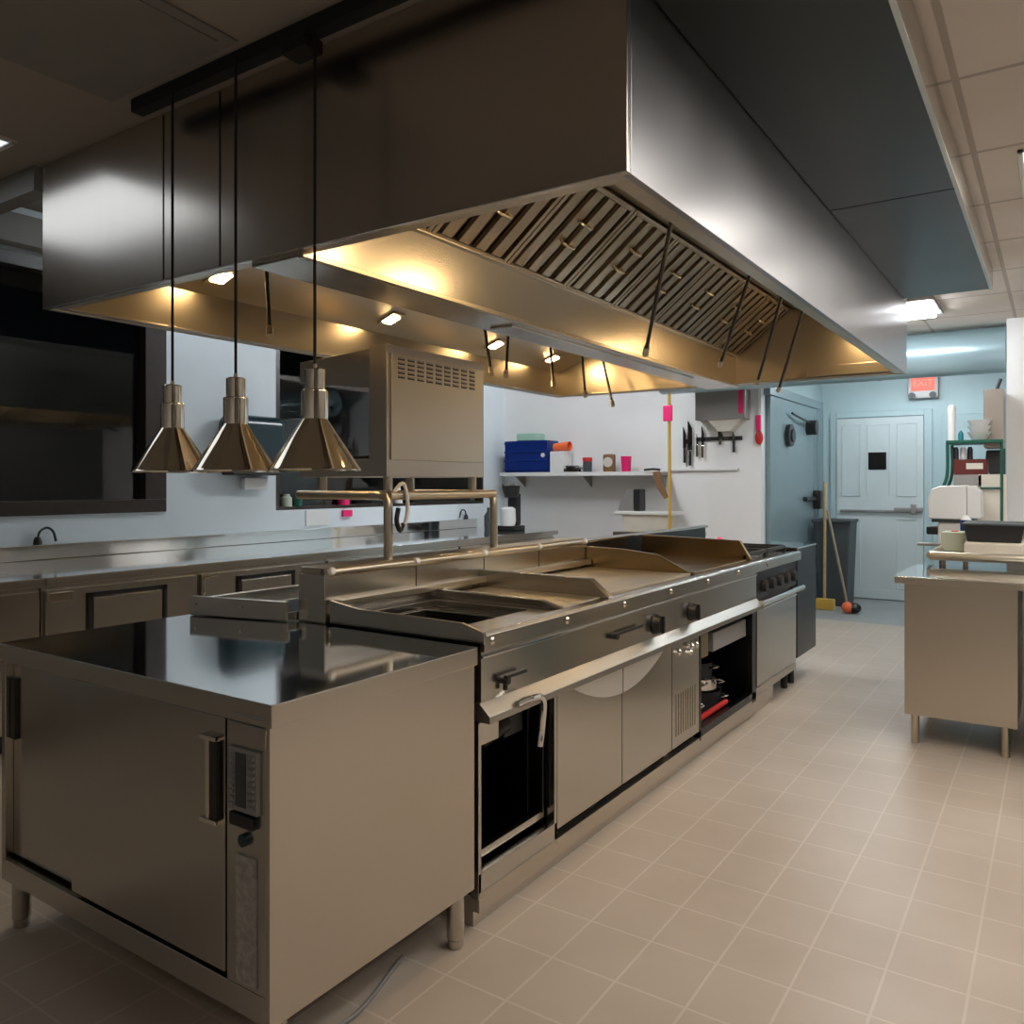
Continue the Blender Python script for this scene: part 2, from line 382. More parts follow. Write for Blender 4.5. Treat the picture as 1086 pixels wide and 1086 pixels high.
# lamp track and pendants
t = thing('lamp_track', 'long black ceiling track carrying the three pendant lamps', 'track', (-1.9, 1.55, CZ-.045))
B(-2.56, -1.0, 1.53, 1.575, CZ-.045, CZ, b=.004).build('rail', 'black_matte', t)
B(-1.80, -1.70, 1.515, 1.585, CZ-.085, CZ-.045, b=.006).build('feed_box', 'black_matte', t)
def pendant(x, y, label):
    t = thing('pendant_lamp', label, 'lamp', (x, y, 1.435), 'pendant lamps over the hot cupboard')
    z = 1.435
    MB().cyl((x, y, z+.28), (x, y, CZ-.045), .0042, seg=8).build('cord', 'black_matte', t)
    MB().lathe([(.122, z), (.1225, z+.004), (.118, z+.009), (.034, z+.138), (.033, z+.142), (.031, z+.138), (.113, z+.009), (.119, z+.002), (.122, z)], (x, y, 0), 48).build('lamp_shade', 'brass', t)
    MB().lathe([(0, z+.136), (.034, z+.138), (.035, z+.145), (.035, z+.212), (.033, z+.216), (.027, z+.217), (.027, z+.270), (.025, z+.273), (.006, z+.274), (.006, z+.286), (0, z+.286)], (x, y, 0), 32).build('socket_neck', 'brass', t)
    MB().ball((x, y, z+.075), (.03, .03, .04)).build('bulb', 'white', t)
    return t
p = pendant(-2.295, 1.51, 'leftmost of three polished metal cone pendant lamps on black cords')
dup(p, (-1.986, 1.51, 1.435), 'middle of three polished metal cone pendant lamps on black cords')
dup(p, (-1.654, 1.51, 1.435), 'rightmost of three polished metal cone pendant lamps, nearest the oven side')

# ------------------------------------------------------------------ extraction hood
HX0, HX1, HY0, HY1, HZ = -3.385, -.80, 1.65, 5.70, 2.10
hood = thing('extraction_hood', 'huge stainless steel extraction hood hanging over the cooking island', 'hood', ((HX0+HX1)/2, (HY0+HY1)/2, HZ))
w = .022
B(HX0, HX1, HY0, HY0+w, HZ, CZ-.002, b=.003).build('front_panel', 'steel_hood', hood)
B(HX1-w, HX1, HY0+w, HY1, HZ, CZ-.002, b=.003).build('right_panel', 'steel_hood_shaded', hood)
B(HX0, HX0+w, HY0+w, HY1, HZ, CZ-.002, b=.003).build('left_panel', 'steel_in', hood)
B(HX0+w, HX1-w, HY1-w, HY1, HZ, CZ-.002, b=.003).build('end_panel', 'steel_in', hood)
mb = MB(); g = .045
mb.box(HX0+w, HX1-w, HY0+w, HY0+w+g, HZ+.004, HZ+.012, b=.002); mb.box(HX0+w, HX1-w, HY1-w-g, HY1-w, HZ+.004, HZ+.012, b=.002)
mb.box(HX1-w-g, HX1-w, HY0+w+g+.001, HY1-w-g-.001, HZ+.004, HZ+.012, b=.002); mb.box(HX0+w, HX0+w+g, HY0+w+g+.001, HY1-w-g-.001, HZ+.004, HZ+.012, b=.002)
mb.build('drip_gutter', 'steel_in', hood)
yi0, yi1 = HY0+w, HY1-w
FX1, FX0, FZ1, FZ0 = -1.53, -1.90, 2.605, 2.31
XM = -2.01
def mir(x): return 2*XM-x
for xo in (HX1-w, HX0+w):
    xi = FX1 if xo > -2 else mir(FX1)
    MB().prism([(xo, 2.30), (xi, FZ1+.01), (xi, FZ1+.03), (xo, 2.32)], 'y', yi0, yi1).build('roof_plate', 'steel_in', hood)
# spine
MB().prism([(-1.90, 2.085), (-1.90, 2.325), (-1.93, 2.34), (mir(-1.93), 2.34), (mir(-1.90), 2.325), (mir(-1.90), 2.085)], 'y', yi0, yi1, b=.003).build('grease_channel', 'steel_hood', hood)
MB().box(-1.905, -1.882, yi0, yi1, 2.30, 2.318, b=.003).box(-1.905, -1.882, yi0, yi1, 2.082, 2.10, b=.003).build('channel_lip', 'steel_in', hood)
B(-2.07, -1.95, 2.9, 5.0, 2.076, 2.086, b=.003).build('cover_strip', 'steel', hood)
for x in (-2.56, -2.25):
    B(x-.003, x+.003, HY0-.0015, HY0+.001, HZ+.004, CZ-.01, b=0).build('panel_seam', 'steel_dark', hood)
B(-1.40, -.87, yi1-.06, yi1-.002, 2.115, 2.185, b=.004).build('outlet_box', 'steel_in', hood)
# left filters: one ribbed plate
def ribs(y0, y1, q, n, mb):
    u = Vector((q(FX1)-q(FX0), 0, FZ1-FZ0)); L = u.length; u.normalize()
    nr = Vector((u.z, 0, -u.x)) if q(FX1) > q(FX0) else Vector((-u.z, 0, u.x))
    ce = Vector((q(FX0), 0, FZ0))
    R = Matrix((( u.x, 0, nr.x, ce.x), (0, 1, 0, 0), (u.z, 0, nr.z, ce.z), (0, 0, 0, 1)))
    st = (y1-y0)/n
    for i in range(n):
        yy = y0+(i+.5)*st
        mb.box(.022, L-.022, yy-st*.3, yy+st*.3, -.010, .012, b=.005, mat=R)
    return R, L, u, nr
mb = MB(); R, L, u, nr = ribs(yi0+.1, yi1-.02, mir, 34, mb)
mb.box(0, L, yi0, yi1, -.022, -.016, b=0, mat=R)
mb.build('filter_bank', 'filter_steel', hood)
# suppression pipes: from the roof plates down towards the middle
for (xa, ya, za, xb, yb, zb) in ((-1.25, 3.00, 2.49, -1.62, 3.55, 2.04), (-1.25, 4.00, 2.49, -1.60, 4.52, 2.10), (-1.25, 4.55, 2.49, -1.58, 5.15, 2.06), (-1.25, 5.00, 2.49, -1.58, 5.62, 2.06)):
    a, b_ = Vector((xa, ya, za)), Vector((xb, yb, zb))
    p = MB().cyl(a, b_, .009, seg=10).build('nozzle_pipe', 'black', hood)
    d = (b_-a).normalized()
    MB().cyl(b_-d*.01, b_+d*.035, .015, seg=12).cyl(b_+d*.035, b_+d*.05, .018, .010, seg=12).build('nozzle', 'steel_in', p)
for (xa, ya, za, xb, yb, zb) in ((-2.95, 2.40, 2.48, -2.75, 2.26, 2.05), (-2.95, 4.05, 2.48, -2.72, 3.82, 2.06), (-2.95, 4.35, 2.48, -2.72, 3.98, 2.06), (-2.95, 4.85, 2.48, -2.72, 4.52, 2.05), (-2.95, 5.3, 2.48, -2.72, 4.95, 2.03), (-2.95, 5.6, 2.48, -2.72, 5.36, 2.0)):
    a, b_ = Vector((xa, ya, za)), Vector((xb, yb, zb))
    p = MB().cyl(a, b_, .009, seg=10).build('nozzle_pipe', 'black', hood)
    d = (b_-a).normalized()
    MB().cyl(b_-d*.01, b_+d*.035, .015, seg=12).build('nozzle', 'steel_in', p)
# lamps in the roof plates
for xo, x, yy in ((HX1-w, -1.05, (2.45, 3.10, 5.45)), (HX0+w, -3.20, (2.35, 3.50, 4.55, 5.30))):
    xi = FX1 if xo > -2 else mir(FX1)
    z = 2.30+(x-xo)/(xi-xo)*(FZ1+.01-2.30)
    a = math.atan2(FZ1+.01-2.30, xo-xi) if xo > -2 else -math.atan2(FZ1+.01-2.30, xi-xo)
    for y in yy:
        R = Matrix.Translation((x, y, z)) @ Matrix.Rotation(a, 4, 'Y')
        o = MB().box(-.07, .07, -.13 if xo > -2 else -.05, .13 if xo > -2 else .05, -.012, .0, b=.004, mat=R).build('lamp_housing', 'steel_in', hood)
        hx, hy = (.06, .115) if xo > -2 else (.04, .035)
        MB().box(-hx, hx, -hy, hy, -.017, -.0121, b=.003, mat=R).build('lamp_lens', 'hood_lens' if xo > -2 else 'hood_lens_small', o)
for y in (2.55, 3.50, 4.42):
    o = B(-1.47, -1.37, y-.06, y+.06, 2.588, 2.60, b=.003).build('lamp_housing', 'steel_in', hood)
    B(-1.455, -1.385, y-.05, y+.05, 2.584, 2.5879, b=.001).build('lamp_lens', 'hood_lens_small', o)
# removable baffle filters on the aisle side
ords = ['nearest', 'second', 'third', 'fourth', 'fifth', 'sixth', 'seventh', 'farthest']
fw = .484; f0 = None
for i in range(8):
    y0 = 1.785+i*fw; loc = ((FX0+FX1)/2, y0+fw/2, FZ0)
    if f0 is None:
        f0 = thing('baffle_filter', '', 'filter', loc)
        mb = MB(); R, L, u, nr = ribs(y0+.03, y0+fw-.03, lambda x: x, 4, mb)
        mb.build('baffles', 'filter_steel', f0)
        mb = MB(); y1 = y0+fw
        mb.box(0, L, y0+.003, y1-.003, -.02, -.014, b=0, mat=R)
        mb.box(0, L, y0+.003, y0+.026, -.016, .014, b=.003, mat=R); mb.box(0, L, y1-.026, y1-.003, -.016, .014, b=.003, mat=R)
        mb.box(0, .022, y0+.0265, y1-.0265, -.016, .014, b=.003, mat=R); mb.box(L-.022, L, y0+.0265, y1-.0265, -.016, .014, b=.003, mat=R)
        mb.build('filter_frame', 'filter_steel', f0)
        for du in (.2, .31):
            mb = MB(); mb.tube([R @ Vector((du, y0+fw/2-.045, .01)), R @ Vector((du, y0+fw/2-.04, .035)), R @ Vector((du, y0+fw/2+.04, .035)), R @ Vector((du, y0+fw/2+.045, .01))], .006)
            mb.build('handle', 'steel_in', f0)
        o = f0
    else: o = dup(f0, loc)
    o['label'] = ('%s slatted baffle filter in the hood, counted from the near end' % ords[i]) if i not in (0, 7) else ('%s slatted steel baffle filter in the row inside the hood' % ords[i])
    o['group'] = 'baffle filters along the hood'

# plenum on the aisle side of the hood
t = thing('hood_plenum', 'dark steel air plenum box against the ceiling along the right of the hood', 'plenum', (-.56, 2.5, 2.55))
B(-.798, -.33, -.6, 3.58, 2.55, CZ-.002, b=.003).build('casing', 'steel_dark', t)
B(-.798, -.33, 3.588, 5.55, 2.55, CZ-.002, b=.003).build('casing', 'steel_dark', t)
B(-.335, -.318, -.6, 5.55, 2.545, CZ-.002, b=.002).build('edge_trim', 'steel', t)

# ------------------------------------------------------------------ hot cupboard (near end of the island)
KX0, KX1, KY0, KY1 = -2.76, -1.472, 1.215, 2.0
hc = thing('hot_cupboard', 'large stainless hot cupboard with sliding doors at near end of island', 'cupboard', ((KX0+KX1)/2, (KY0+KY1)/2, 0))
B(KX0, KX1, KY0, KY1, .897, .90, b=.001).build('top', 'steel_top', hc)
B(KX0, KX1, KY0, KY1, .845, .897, b=.003).build('top_edge', 'steel_end', hc)
mb = MB()
mb.box(KX1-.026, KX1-.010, KY0+.003, KY1-.004, .158, .85, b=.002)
mb.box(KX0+.004, KX0+.02, KY0+.006, KY1-.004, .158, .85, b=.002)
mb.box(KX0+.004, KX1-.027, KY1-.02, KY1-.004, .158, .85, b=.002)
mb.box(KX0+.004, KX1-.027, KY0+.06, KY1-.021, .16, .18, b=.002)
mb.build('carcass', 'steel_end', hc)
mb = MB()
mb.box(KX0+.004, KX1-.0265, KY0+.004, KY0+.05, .158, .225, b=.003)           # bottom rail
mb.box(KX1-.165, KX1-.0265, KY0+.004, KY0+.04, .225, .85, b=.003)             # control pillar
mb.box(KX0+.004, KX0+.03, KY0+.004, KY0+.04, .225, .85, b=.003)
mb.build('front_frame', 'steel', hc)
B(KX0+.03, KX1-.166, KY0+.06, KY0+.07, .20, .845, b=0).build('dark_liner', 'black', hc)
d = B(-2.34, -1.645, KY0+.005, KY0+.024, .236, .843, b=.003).build('door', 'steel', hc)
mb = MB(); mb.box(-1.705, -1.69, KY0-.008, KY0+.01, .59, .79, b=.003); mb.box(-1.722, -1.66, KY0-.012, KY0+.008, .785, .797, b=.003); mb.box(-1.722, -1.66, KY0-.012, KY0+.008, .585, .597, b=.003)
mb.build('handle', 'brass', d)
B(-1.69, -1.66, KY0-.006, KY0+.0045, .597, .785, b=.002).build('handle_recess', 'black', d)
d = B(-2.728, -2.30, KY0+.028, KY0+.046, .236, .843, b=.003).build('door', 'steel', hc)
B(-2.728, -2.70, KY0+.018, KY0+.03, .60, .79, b=.002).build('handle', 'black', d)
B(-1.628, -1.49, KY0-.002, KY0+.006, .795, .843, b=.002).build('blank_plate', 'steel', hc)
mb = MB(); mb.box(-1.622, -1.515, KY0-.006, KY0+.006, .638, .785, b=.003)
for i in range(9):
    z = .65+i*.0145
    mb.box(-1.612, -1.595, KY0-.012, KY0-.004, z, z+.008, b=.002); mb.box(-1.545, -1.522, KY0-.012, KY0-.004, z, z+.008, b=.002)
mb.build('vent_plate', 'grey', hc)
B(-1.59, -1.553, KY0-.009, KY0-.004, .65, .775, b=.002).build('vent_mesh', 'binblack', hc)
B(-1.612, -1.527, KY0-.01, KY0+.006, .603, .634, b=.004).build('display', 'screen', hc)
MB().cyl((-1.567, KY0-.007, .573), (-1.567, KY0+.006, .573), .015).build('switch_knob', 'teal', hc)
B(-1.598, -1.528, KY0-.001, KY0+.006, .238, .535, b=.001).build('instruction_label', 'label', hc)
B(-1.60, -1.50, KY0-.0015, KY0+.002, .858, .866, b=.001).build('maker_mark', 'grey', hc)
for x, y in ((KX0+.035, KY0+.05), (KX1-.045, KY0+.05), (KX0+.035, KY1-.06), (-1.512, KY1-.06)):
    MB().lathe([(0, 0), (.021, 0), (.024, .004), (.024, .026), (.027, .03), (.027, .158), (0, .158)], (x, y, 0), 20).build('leg', 'steel', hc)
tag(MB().tube([(-1.62, 1.29, .008), (-1.55, 1.42, .008), (-1.53, 1.55, .008), (-1.60, 1.8, .008)], .006).build('floor_cable', 'grey'), 'thin grey cable lying on the floor under the hot cupboard', 'cable')

# raised tray behind it
t = thing('drain_tray', 'shallow stainless tray with upturned rims on back corner of hot cupboard', 'tray', (-2.5, 2.2, .902))
poly = [(-2.73, 1.87), (-2.305, 1.975), (-2.305, 2.62), (-2.73, 2.62)]
MB().prism(poly, 'z', .902, .935, b=.004).build('tray_base', 'steel_top', t)
mb = MB()
a = math.atan2(.105, .425); Lh = math.hypot(.105, .425)
mb.box(0, Lh, 0, .022, .902, .975, b=.006, mat=Matrix.Translation((-2.73, 1.866, 0)) @ Matrix.Rotation(a, 4, 'Z'))
mb.box(-2.735, -2.715, 1.87, 2.62, .902, .965, b=.005)
mb.build('rim', 'steel', t)
for x in (-2.70, -2.50): MB().cyl((x, 1.866+(x+2.73)*.247-.002, .945), (x, 1.866+(x+2.73)*.247+.01, .945), .006, seg=10).build('rivet', 'chrome', t)
tag(MB().lathe([(0, .936), (.06, .936), (.075, .985), (.072, .985), (.057, .94), (0, .94)], (-2.42, 2.25, 0), 24).build('steel_bowl', 'chrome'), 'small steel bowl in the drain tray behind the hot cupboard', 'bowl')
tag(MB().box(-2.40, -2.325, 2.38, 2.46, .936, 1.0, b=.01).build('cloth_bundle', 'teal'), 'dark teal folded cloth in the drain tray', 'cloth')

# rear bench of the island
t = thing('rear_bench', 'low stainless bench forming back half of the island, behind the cooking ledge', 'bench', (-2.5, 4.1, 0))
B(-2.74, -2.31, 2.63, 6.2, .86, .90, b=.004).build('top', 'steel_top', t)
B(-2.72, -2.31, 2.01, 6.18, .10, .86, b=.004).build('body', 'steel', t)
B(-2.66, -2.36, 2.05, 6.1, 0, .10, b=.003).build('plinth', 'steel_dark', t)

# ------------------------------------------------------------------ ledge with studs
t = thing('back_ledge', 'raised stainless ledge with rounded top edge along the back of the griddles', 'ledge', (-2.22, 3, 0))
B(-2.30, -2.162, 2.02, 3.955, .0, 1.075, b=.004).build('upstand', 'steel', t)
MB().cyl((-2.175, 2.03, 1.080), (-2.175, 3.95, 1.080), .020, seg=20).box(-2.30, -2.175, 2.03, 3.95, 1.072, 1.098, b=.006).build('top_edge', 'steel_in', t)
for y in (2.05, 2.515, 2.985, 3.455, 3.925):
    MB().lathe([(0, 0), (.014, 0), (.016, .006), (.012, .014), (0, .016)], (-2.162, y, 1.085), 16, (1, 0, .3)).build('joint_cap', 'white', t)
    if 2.1 < y < 3.9: B(-2.163, -2.1605, y-.002, y+.002, .98, 1.065, b=0).build('joint_line', 'steel_dark', t)
t = thing('back_splash', 'dark grey steel splash panel behind the far griddle and burners', 'splash', (-2.3, 5, 0))
B(-2.33, -2.30, 4.0, 6.15, .0, 1.065, b=.008).build('panel', 'steel_dark', t)
B(-2.335, -2.28, 4.0, 6.15, 1.055, 1.075, b=.006).build('top_edge', 'steel', t)

# ------------------------------------------------------------------ cooking island units (aisle side)
FX = -1.50
# continuous top
t = thing('griddle_cooktop', 'continuous stainless cooking top with griddle plates and a sunken well', 'worktop', (-1.83, 3.9, .86))
mb = MB()
Y0, Y1 = 2.04, 5.76
wx0, wx1, wy0, wy1 = -2.10, -1.64, 2.17, 2.56
mb.box(-2.155, FX+.02, Y0, wy0, .90, .93, b=.003); mb.box(-2.155, FX+.02, wy1, Y1, .90, .93, b=.003)
mb.box(-2.155, wx0, wy0, wy1, .90, .93, b=.003); mb.box(wx1, FX+.02, wy0, wy1, .90, .93, b=.003)
mb.build('surface', 'steel', t)
mb = MB(); mb.prism([(FX+.024, .875), (FX+.024, .925), (FX+.015, .936), (FX-.03, .936), (FX-.03, .90), (FX+.005, .90), (FX+.005, .875)], 'y', Y0, Y1+.02, b=.002)
mb.build('front_lip', 'steel', t)
for y in (2.081, 2.551, 3.02, 3.50, 3.977, 4.45, 5.0):
    MB().lathe([(0, 0), (.012, 0), (.013, .003), (.008, .007), (0, .008)], (FX+.024, y, .905), 14, (1, 0, 0)).build('bolt', 'brass', t)
mb = MB(); mb.prism([(-2.155, .985), (-2.02, .965), (-1.56, .960), (-1.475, .935), (-1.475, .90), (-2.155, .90)], 'y', 2.035, 2.05, b=.003)
mb.build('end_splash', 'steel', t)
MB().prism([(-2.155, .985), (-2.10, .965), (-1.62, .962), (-1.53, .935), (-1.53, .93), (-2.155, .93)], 'y', 2.60, 2.63, b=.004).build('divider', 'steel', t)
MB().prism([(-2.16, 1.015), (-1.60, 1.01), (-1.51, .94), (-1.51, .932), (-2.16, .932)], 'y', 2.945, 2.985, b=.004).build('divider', 'steel', t)
MB().prism([(-2.16, 1.055), (-1.95, 1.05), (-1.74, 1.03), (-1.56, .945), (-1.56, .932), (-2.16, .932)], 'y', 3.94, 3.965, b=.004).build('divider', 'brown_steel', t)
MB().prism([(-2.25, 1.07), (-1.60, 1.055), (-1.535, .95), (-1.535, .932), (-2.25, .932)], 'y', 4.85, 4.88, b=.004).build('divider', 'brown_steel', t)
MB().box(-2.13, -1.545, 2.64, 2.94, .931, .94, b=.003).build('griddle_plate', 'hotplate', t)
MB().box(-2.14, -1.55, 2.995, 3.93, .931, .945, b=.003).build('griddle_plate', 'hotplate', t)
MB().box(-2.22, -1.55, 3.975, 4.845, .931, .945, b=.003).build('griddle_plate', 'brown_steel', t)
MB().box(-2.16, -2.12, 2.06, 3.93, .96, .985, b=.004).build('rear_rim', 'steel_in', t)

# fascia under the lip
t = thing('control_fascia', 'long steel control fascia with black knobs and a light drip rail', 'control panel', (-1.52, 3.4, .66))
mb = MB(); mb.box(FX-.03, FX+.004, 2.05, 4.84, .695, .872, b=.002); mb.build('panel', 'steel', t)
mb = MB(); mb.box(FX-.002, FX+.012, 2.05, 2.55, .852, .862, b=.002); mb.box(FX-.002, FX+.010, 2.55, 4.84, .852, .860, b=.002); mb.build('upper_trim', 'chrome', t)
mb = MB(); mb.prism([(FX-.02, .712), (FX+.004, .715), (FX+.045, .678), (FX+.045, .655), (FX-.02, .655)], 'y', 2.04, 4.84, b=.003); mb.build('drip_rail', 'satin', t)
def knob(y, z, r=.034):
    k = MB().lathe([(0, 0), (r*1.05, 0), (r*1.1, .006), (r, .012), (r*.86, .034), (0, .036)], (FX+.004, y, z), 22, (1, 0, 0)).box(FX+.03, FX+.05, y-.007, y+.007, z-r*.9, z+r*.9, b=.003).build('knob', 'black', t)
knob(3.371, .772, .042); knob(3.80, .772, .042)
MB().cyl((FX, 2.95, .785), (FX+.03, 2.95, .785), .014).box(FX+.018, FX+.026, 2.96, 3.2, .785, .797, b=.003).build('pilot_lever', 'black', t)
MB().cyl((FX, 2.16, .765), (FX+.035, 2.16, .765), .012).box(FX+.02, FX+.034, 2.15, 2.27, .772, .784, b=.003).cyl((FX+.02, 2.16, .735), (FX+.02, 2.16, .77), .008).build('drain_tap', 'black', t)

# unit A: open cooker cabinet
def carcass(name, label, cat, y0, y1, front_open=False):
    t = thing(name, label, cat, (-1.83, (y0+y1)/2, 0))
    mb = MB(); xb = -2.15
    mb.box(xb, FX-.032, y0, y0+.018, .10, .895, b=.002); mb.box(xb, FX-.032, y1-.018, y1, .10, .895, b=.002)
    mb.box(xb, xb+.016, y0, y1, .10, .895, b=.002); mb.box(xb, FX-.032, y0, y1, .10, .118, b=.002)
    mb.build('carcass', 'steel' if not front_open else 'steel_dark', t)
    return t
t = carcass('pasta_cooker', 'stainless cooker with open dark cabinet and drain pipes beside hot cupboard', 'cooker', 2.052, 2.515, True)
mb = MB(); mb.box(FX-.03, FX+.001, 2.04, 2.056, .10, .652, b=.002); mb.box(FX-.03, FX+.001, 2.50, 2.518, .10, .652, b=.002); mb.box(FX-.03, FX+.001, 2.04, 2.518, .118, .18, b=.002)
mb.build('front_frame', 'steel', t)
mb = MB(); e = .012
mb.box(wx0, wx1, wy0, wy0+e, .70, .899, b=.002); mb.box(wx0, wx1, wy1-e, wy1, .70, .899, b=.002)
mb.box(wx0, wx0+e, wy0, wy1, .70, .899, b=.002); mb.box(wx1-e, wx1, wy0, wy1, .70, .899, b=.002); mb.box(wx0, wx1, wy0, wy1, .69, .70, b=.002)
mb.build('well', 'steel', t)
B(FX-.06, FX-.035, 2.07, 2.49, .20, .225, b=.002).build('bottom_shelf', 'steel', t)
B(FX-.04, FX-.005, 2.056, 2.16, .575, .652, b=.003).build('burner_shield', 'steel', t)
MB().tube([(-1.72, 2.26, .60), (-1.72, 2.26, .42), (-1.72, 2.22, .34), (-1.72, 2.22, .12)], .011).tube([(-1.72, 2.30, .60), (-1.72, 2.30, .44), (-1.72, 2.26, .33), (-1.72, 2.25, .12)], .007).box(-1.75, -1.69, 2.17, 2.30, .262, .272, b=.003).build('drain_pipe', 'chrome', t)
MB().tube([(FX+.045, 2.19, .685), (FX+.055, 2.26, .69), (FX+.05, 2.34, .67), (FX+.03, 2.37, .58), (FX+.025, 2.36, .50)], .012).build('overflow_hose', 'chrome', t)
MB().cyl((-1.60, 2.17, .55), (-1.60, 2.32, .57), .035).box(-1.62, -1.58, 2.3, 2.42, .52, .60, b=.01).build('gas_valve', 'black', t)
MB().box(FX-.06, FX-.032, 2.47, 2.482, .22, .65, b=.002).box(FX-.09, FX-.075, 2.44, 2.455, .22, .65, b=.002).build('side_runner', 'steel_dark', t)
# unit B: double doors
t = carcass('double_door_cabinet', 'stainless base cabinet with two doors sharing a half moon grip', 'cabinet', 2.522, 3.57)
import math as _m
def halfmoon(ya, yb, side, par):
    pts = []; yc = 3.05; R_ = .44; k = 16
    # lens: flat top, arc below
    for i in range(k+1):
        y = ya+(yb-ya)*i/k
        pts.append((y, .648-.115*(1-((y-yc)/R_)**2)))
    pts += [(yb, .650), (ya, .650)]
    MB().prism(pts, 'x', FX-.004, FX+.004, b=.0015).build('grip_recess', 'lit_grip_steel', par)
d = B(FX-.03, FX, 2.523, 3.046, .15, .652, b=.003).build('door', 'steel', t); halfmoon(2.62, 3.044, 0, d)
d = B(FX-.03, FX, 3.052, 3.568, .15, .652, b=.003).build('door', 'steel', t); halfmoon(3.054, 3.48, 1, d)
# unit C: vent cabinet
t = carcass('vent_cabinet', 'narrow steel cabinet with bolts and a louvred lower panel', 'cabinet', 3.575, 3.92)
B(FX-.03, FX, 3.576, 3.918, .15, .652, b=.003).build('front_panel', 'steel', t)
mb = MB()
for i in range(9):
    y = 3.62+i*.03; mb.box(FX-.001, FX+.004, y, y+.014, .20, .40, b=.002)
mb.build('louvre', 'steel', t)
for y, z in ((3.64, .60), (3.74, .615), (3.80, .60), (3.86, .60), (3.78, .575)):
    MB().lathe([(0, 0), (.016, 0), (.016, .012), (.009, .02), (0, .02)], (FX, y, z), 10, (1, 0, 0)).build('bolt', 'chrome', t)
# unit D: open cabinet with pots
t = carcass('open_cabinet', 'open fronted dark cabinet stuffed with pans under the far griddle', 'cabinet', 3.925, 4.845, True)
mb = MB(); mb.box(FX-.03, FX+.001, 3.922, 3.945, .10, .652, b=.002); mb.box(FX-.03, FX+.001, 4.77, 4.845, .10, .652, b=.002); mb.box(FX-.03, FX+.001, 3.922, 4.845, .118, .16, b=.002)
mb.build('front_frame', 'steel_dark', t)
B(FX-.05, FX-.02, 3.95, 4.10, .50, .65, b=.003).build('burner_shield', 'brown_steel', t)
B(FX-.06, FX-.03, 4.2, 4.75, .50, .60, b=.003).build('cross_plate', 'grey', t)
def pot(x, y, z, r, h, mat, label):
    t = thing('stock_pot', label, 'pot', (x, y, z))
    MB().lathe([(0, z), (r, z), (r, z+h), (r*1.05, z+h+.004), (r*.97, z+h), (r*.96, z+.006), (0, z+.006)], (x, y, 0), 26).build('pan_body', mat, t)
    MB().tube([(x+r, y-.04, z+h*.75), (x+r+.035, y-.03, z+h*.78), (x+r+.035, y+.03, z+h*.78), (x+r, y+.04, z+h*.75)], .006).build('handle', 'chrome', t)
pot(-1.72, 4.15, .118, .11, .12, 'black', 'black pan on the floor of open cabinet, left of the pair')
pot(-1.72, 4.50, .118, .12, .10, 'iron', 'iron pan on the floor of open cabinet, right of the pair')
pot(-1.73, 4.16, .246, .10, .10, 'chrome', 'shiny steel pan stacked on the black pan in open cabinet')
pot(-1.73, 4.50, .226, .11, .06, 'chrome', 'shallow shiny pan stacked on the iron pan in open cabinet')
pot(-1.70, 4.32, .118, .045, .22, 'chrome', 'tall narrow shiny pan between the two stacks in open cabinet')
pot(-1.74, 4.50, .292, .09, .08, 'iron', 'topmost iron pan of the right stack in open cabinet')
tag(MB().box(-1.56, -1.535, 4.02, 4.46, .165, .19, b=.008).build('red_scraper', 'red'), 'bright red long handled scraper lying at the foot of open cabinet', 'scraper')
# plinth
t = thing('island_plinth', 'dull steel kick plinth running along the floor under the cooking units', 'plinth', (-1.6, 3.6, 0))
B(-2.1, -1.531, 2.056, 5.3, 0, .098, b=.002).build('kick_plate', 'steel_end', t)
B(-1.535, -1.50, 2.045, 4.84, .055, .117, b=.003).build('lower_rail', 'steel_end', t)
# unit E: range
t = thing('cooking_range', 'black and steel gas range with oven door at far end of cooking line', 'range', (-1.83, 5.3, 0))
B(-2.15, FX-.04, 4.853, 5.755, .12, .895, b=.003).build('body', 'black', t)
B(FX-.04, FX-.002, 4.853, 5.755, .70, .872, b=.003).build('fascia', 'black', t)
for i in range(5):
    y = 4.98+i*.165
    MB().lathe([(0, 0), (.036, 0), (.038, .006), (.033, .03), (0, .032)], (FX-.002, y, .775), 20, (1, 0, 0)).build('knob', 'black', t)
d = B(FX-.04, FX, 4.87, 5.745, .175, .665, b=.004).build('oven_door', 'steel', t)
mb = MB(); mb.cyl((FX+.045, 4.80, .69), (FX+.045, 5.74, .69), .018)
for y in (4.9, 5.66): mb.cyl((FX, y, .685), (FX+.045, y, .69), .012)
mb.build('handle', 'chrome', d)
MB().box(FX-.001, FX+.012, 4.95, 5.72, .632, .645, b=.003).build('door_trim', 'chrome', d)
B(FX-.03, FX-.004, 4.853, 5.755, .12, .17, b=.003).build('base_panel', 'steel_end', t)
mb = MB()
for y in (5.06, 5.5):
    for x in (-1.72, -2.02):
        mb.lathe([(0, .93), (.055, .93), (.05, .95), (.03, .956), (0, .956)], (x, y, 0), 20)
mb.build('burner_cap', 'iron', t)
for y in (5.06, 5.5):
    mb = MB(); x0, x1, y0, y1 = -2.17, -1.57, y-.2, y+.2
    for a in (x0, (x0+x1)/2, x1): mb.box(a-.008, a+.008, y0, y1, .955, .978, b=.003)
    for a in (y0, y, y1): mb.box(x0, x1, a-.008, a+.008, .955, .978, b=.003)
    for a in (x0, x1):
        for c in (y0, y1): mb.box(a-.01, a+.01, c-.01, c+.01, .93, .97, b=.002)
    mb.build('pan_support', 'iron', t)
for x, y in ((-1.56, 5.66), (-2.05, 5.66), (-2.05, 4.95)): MB().cyl((x, y, 0), (x, y, .12), .022).build('leg', 'black', t)
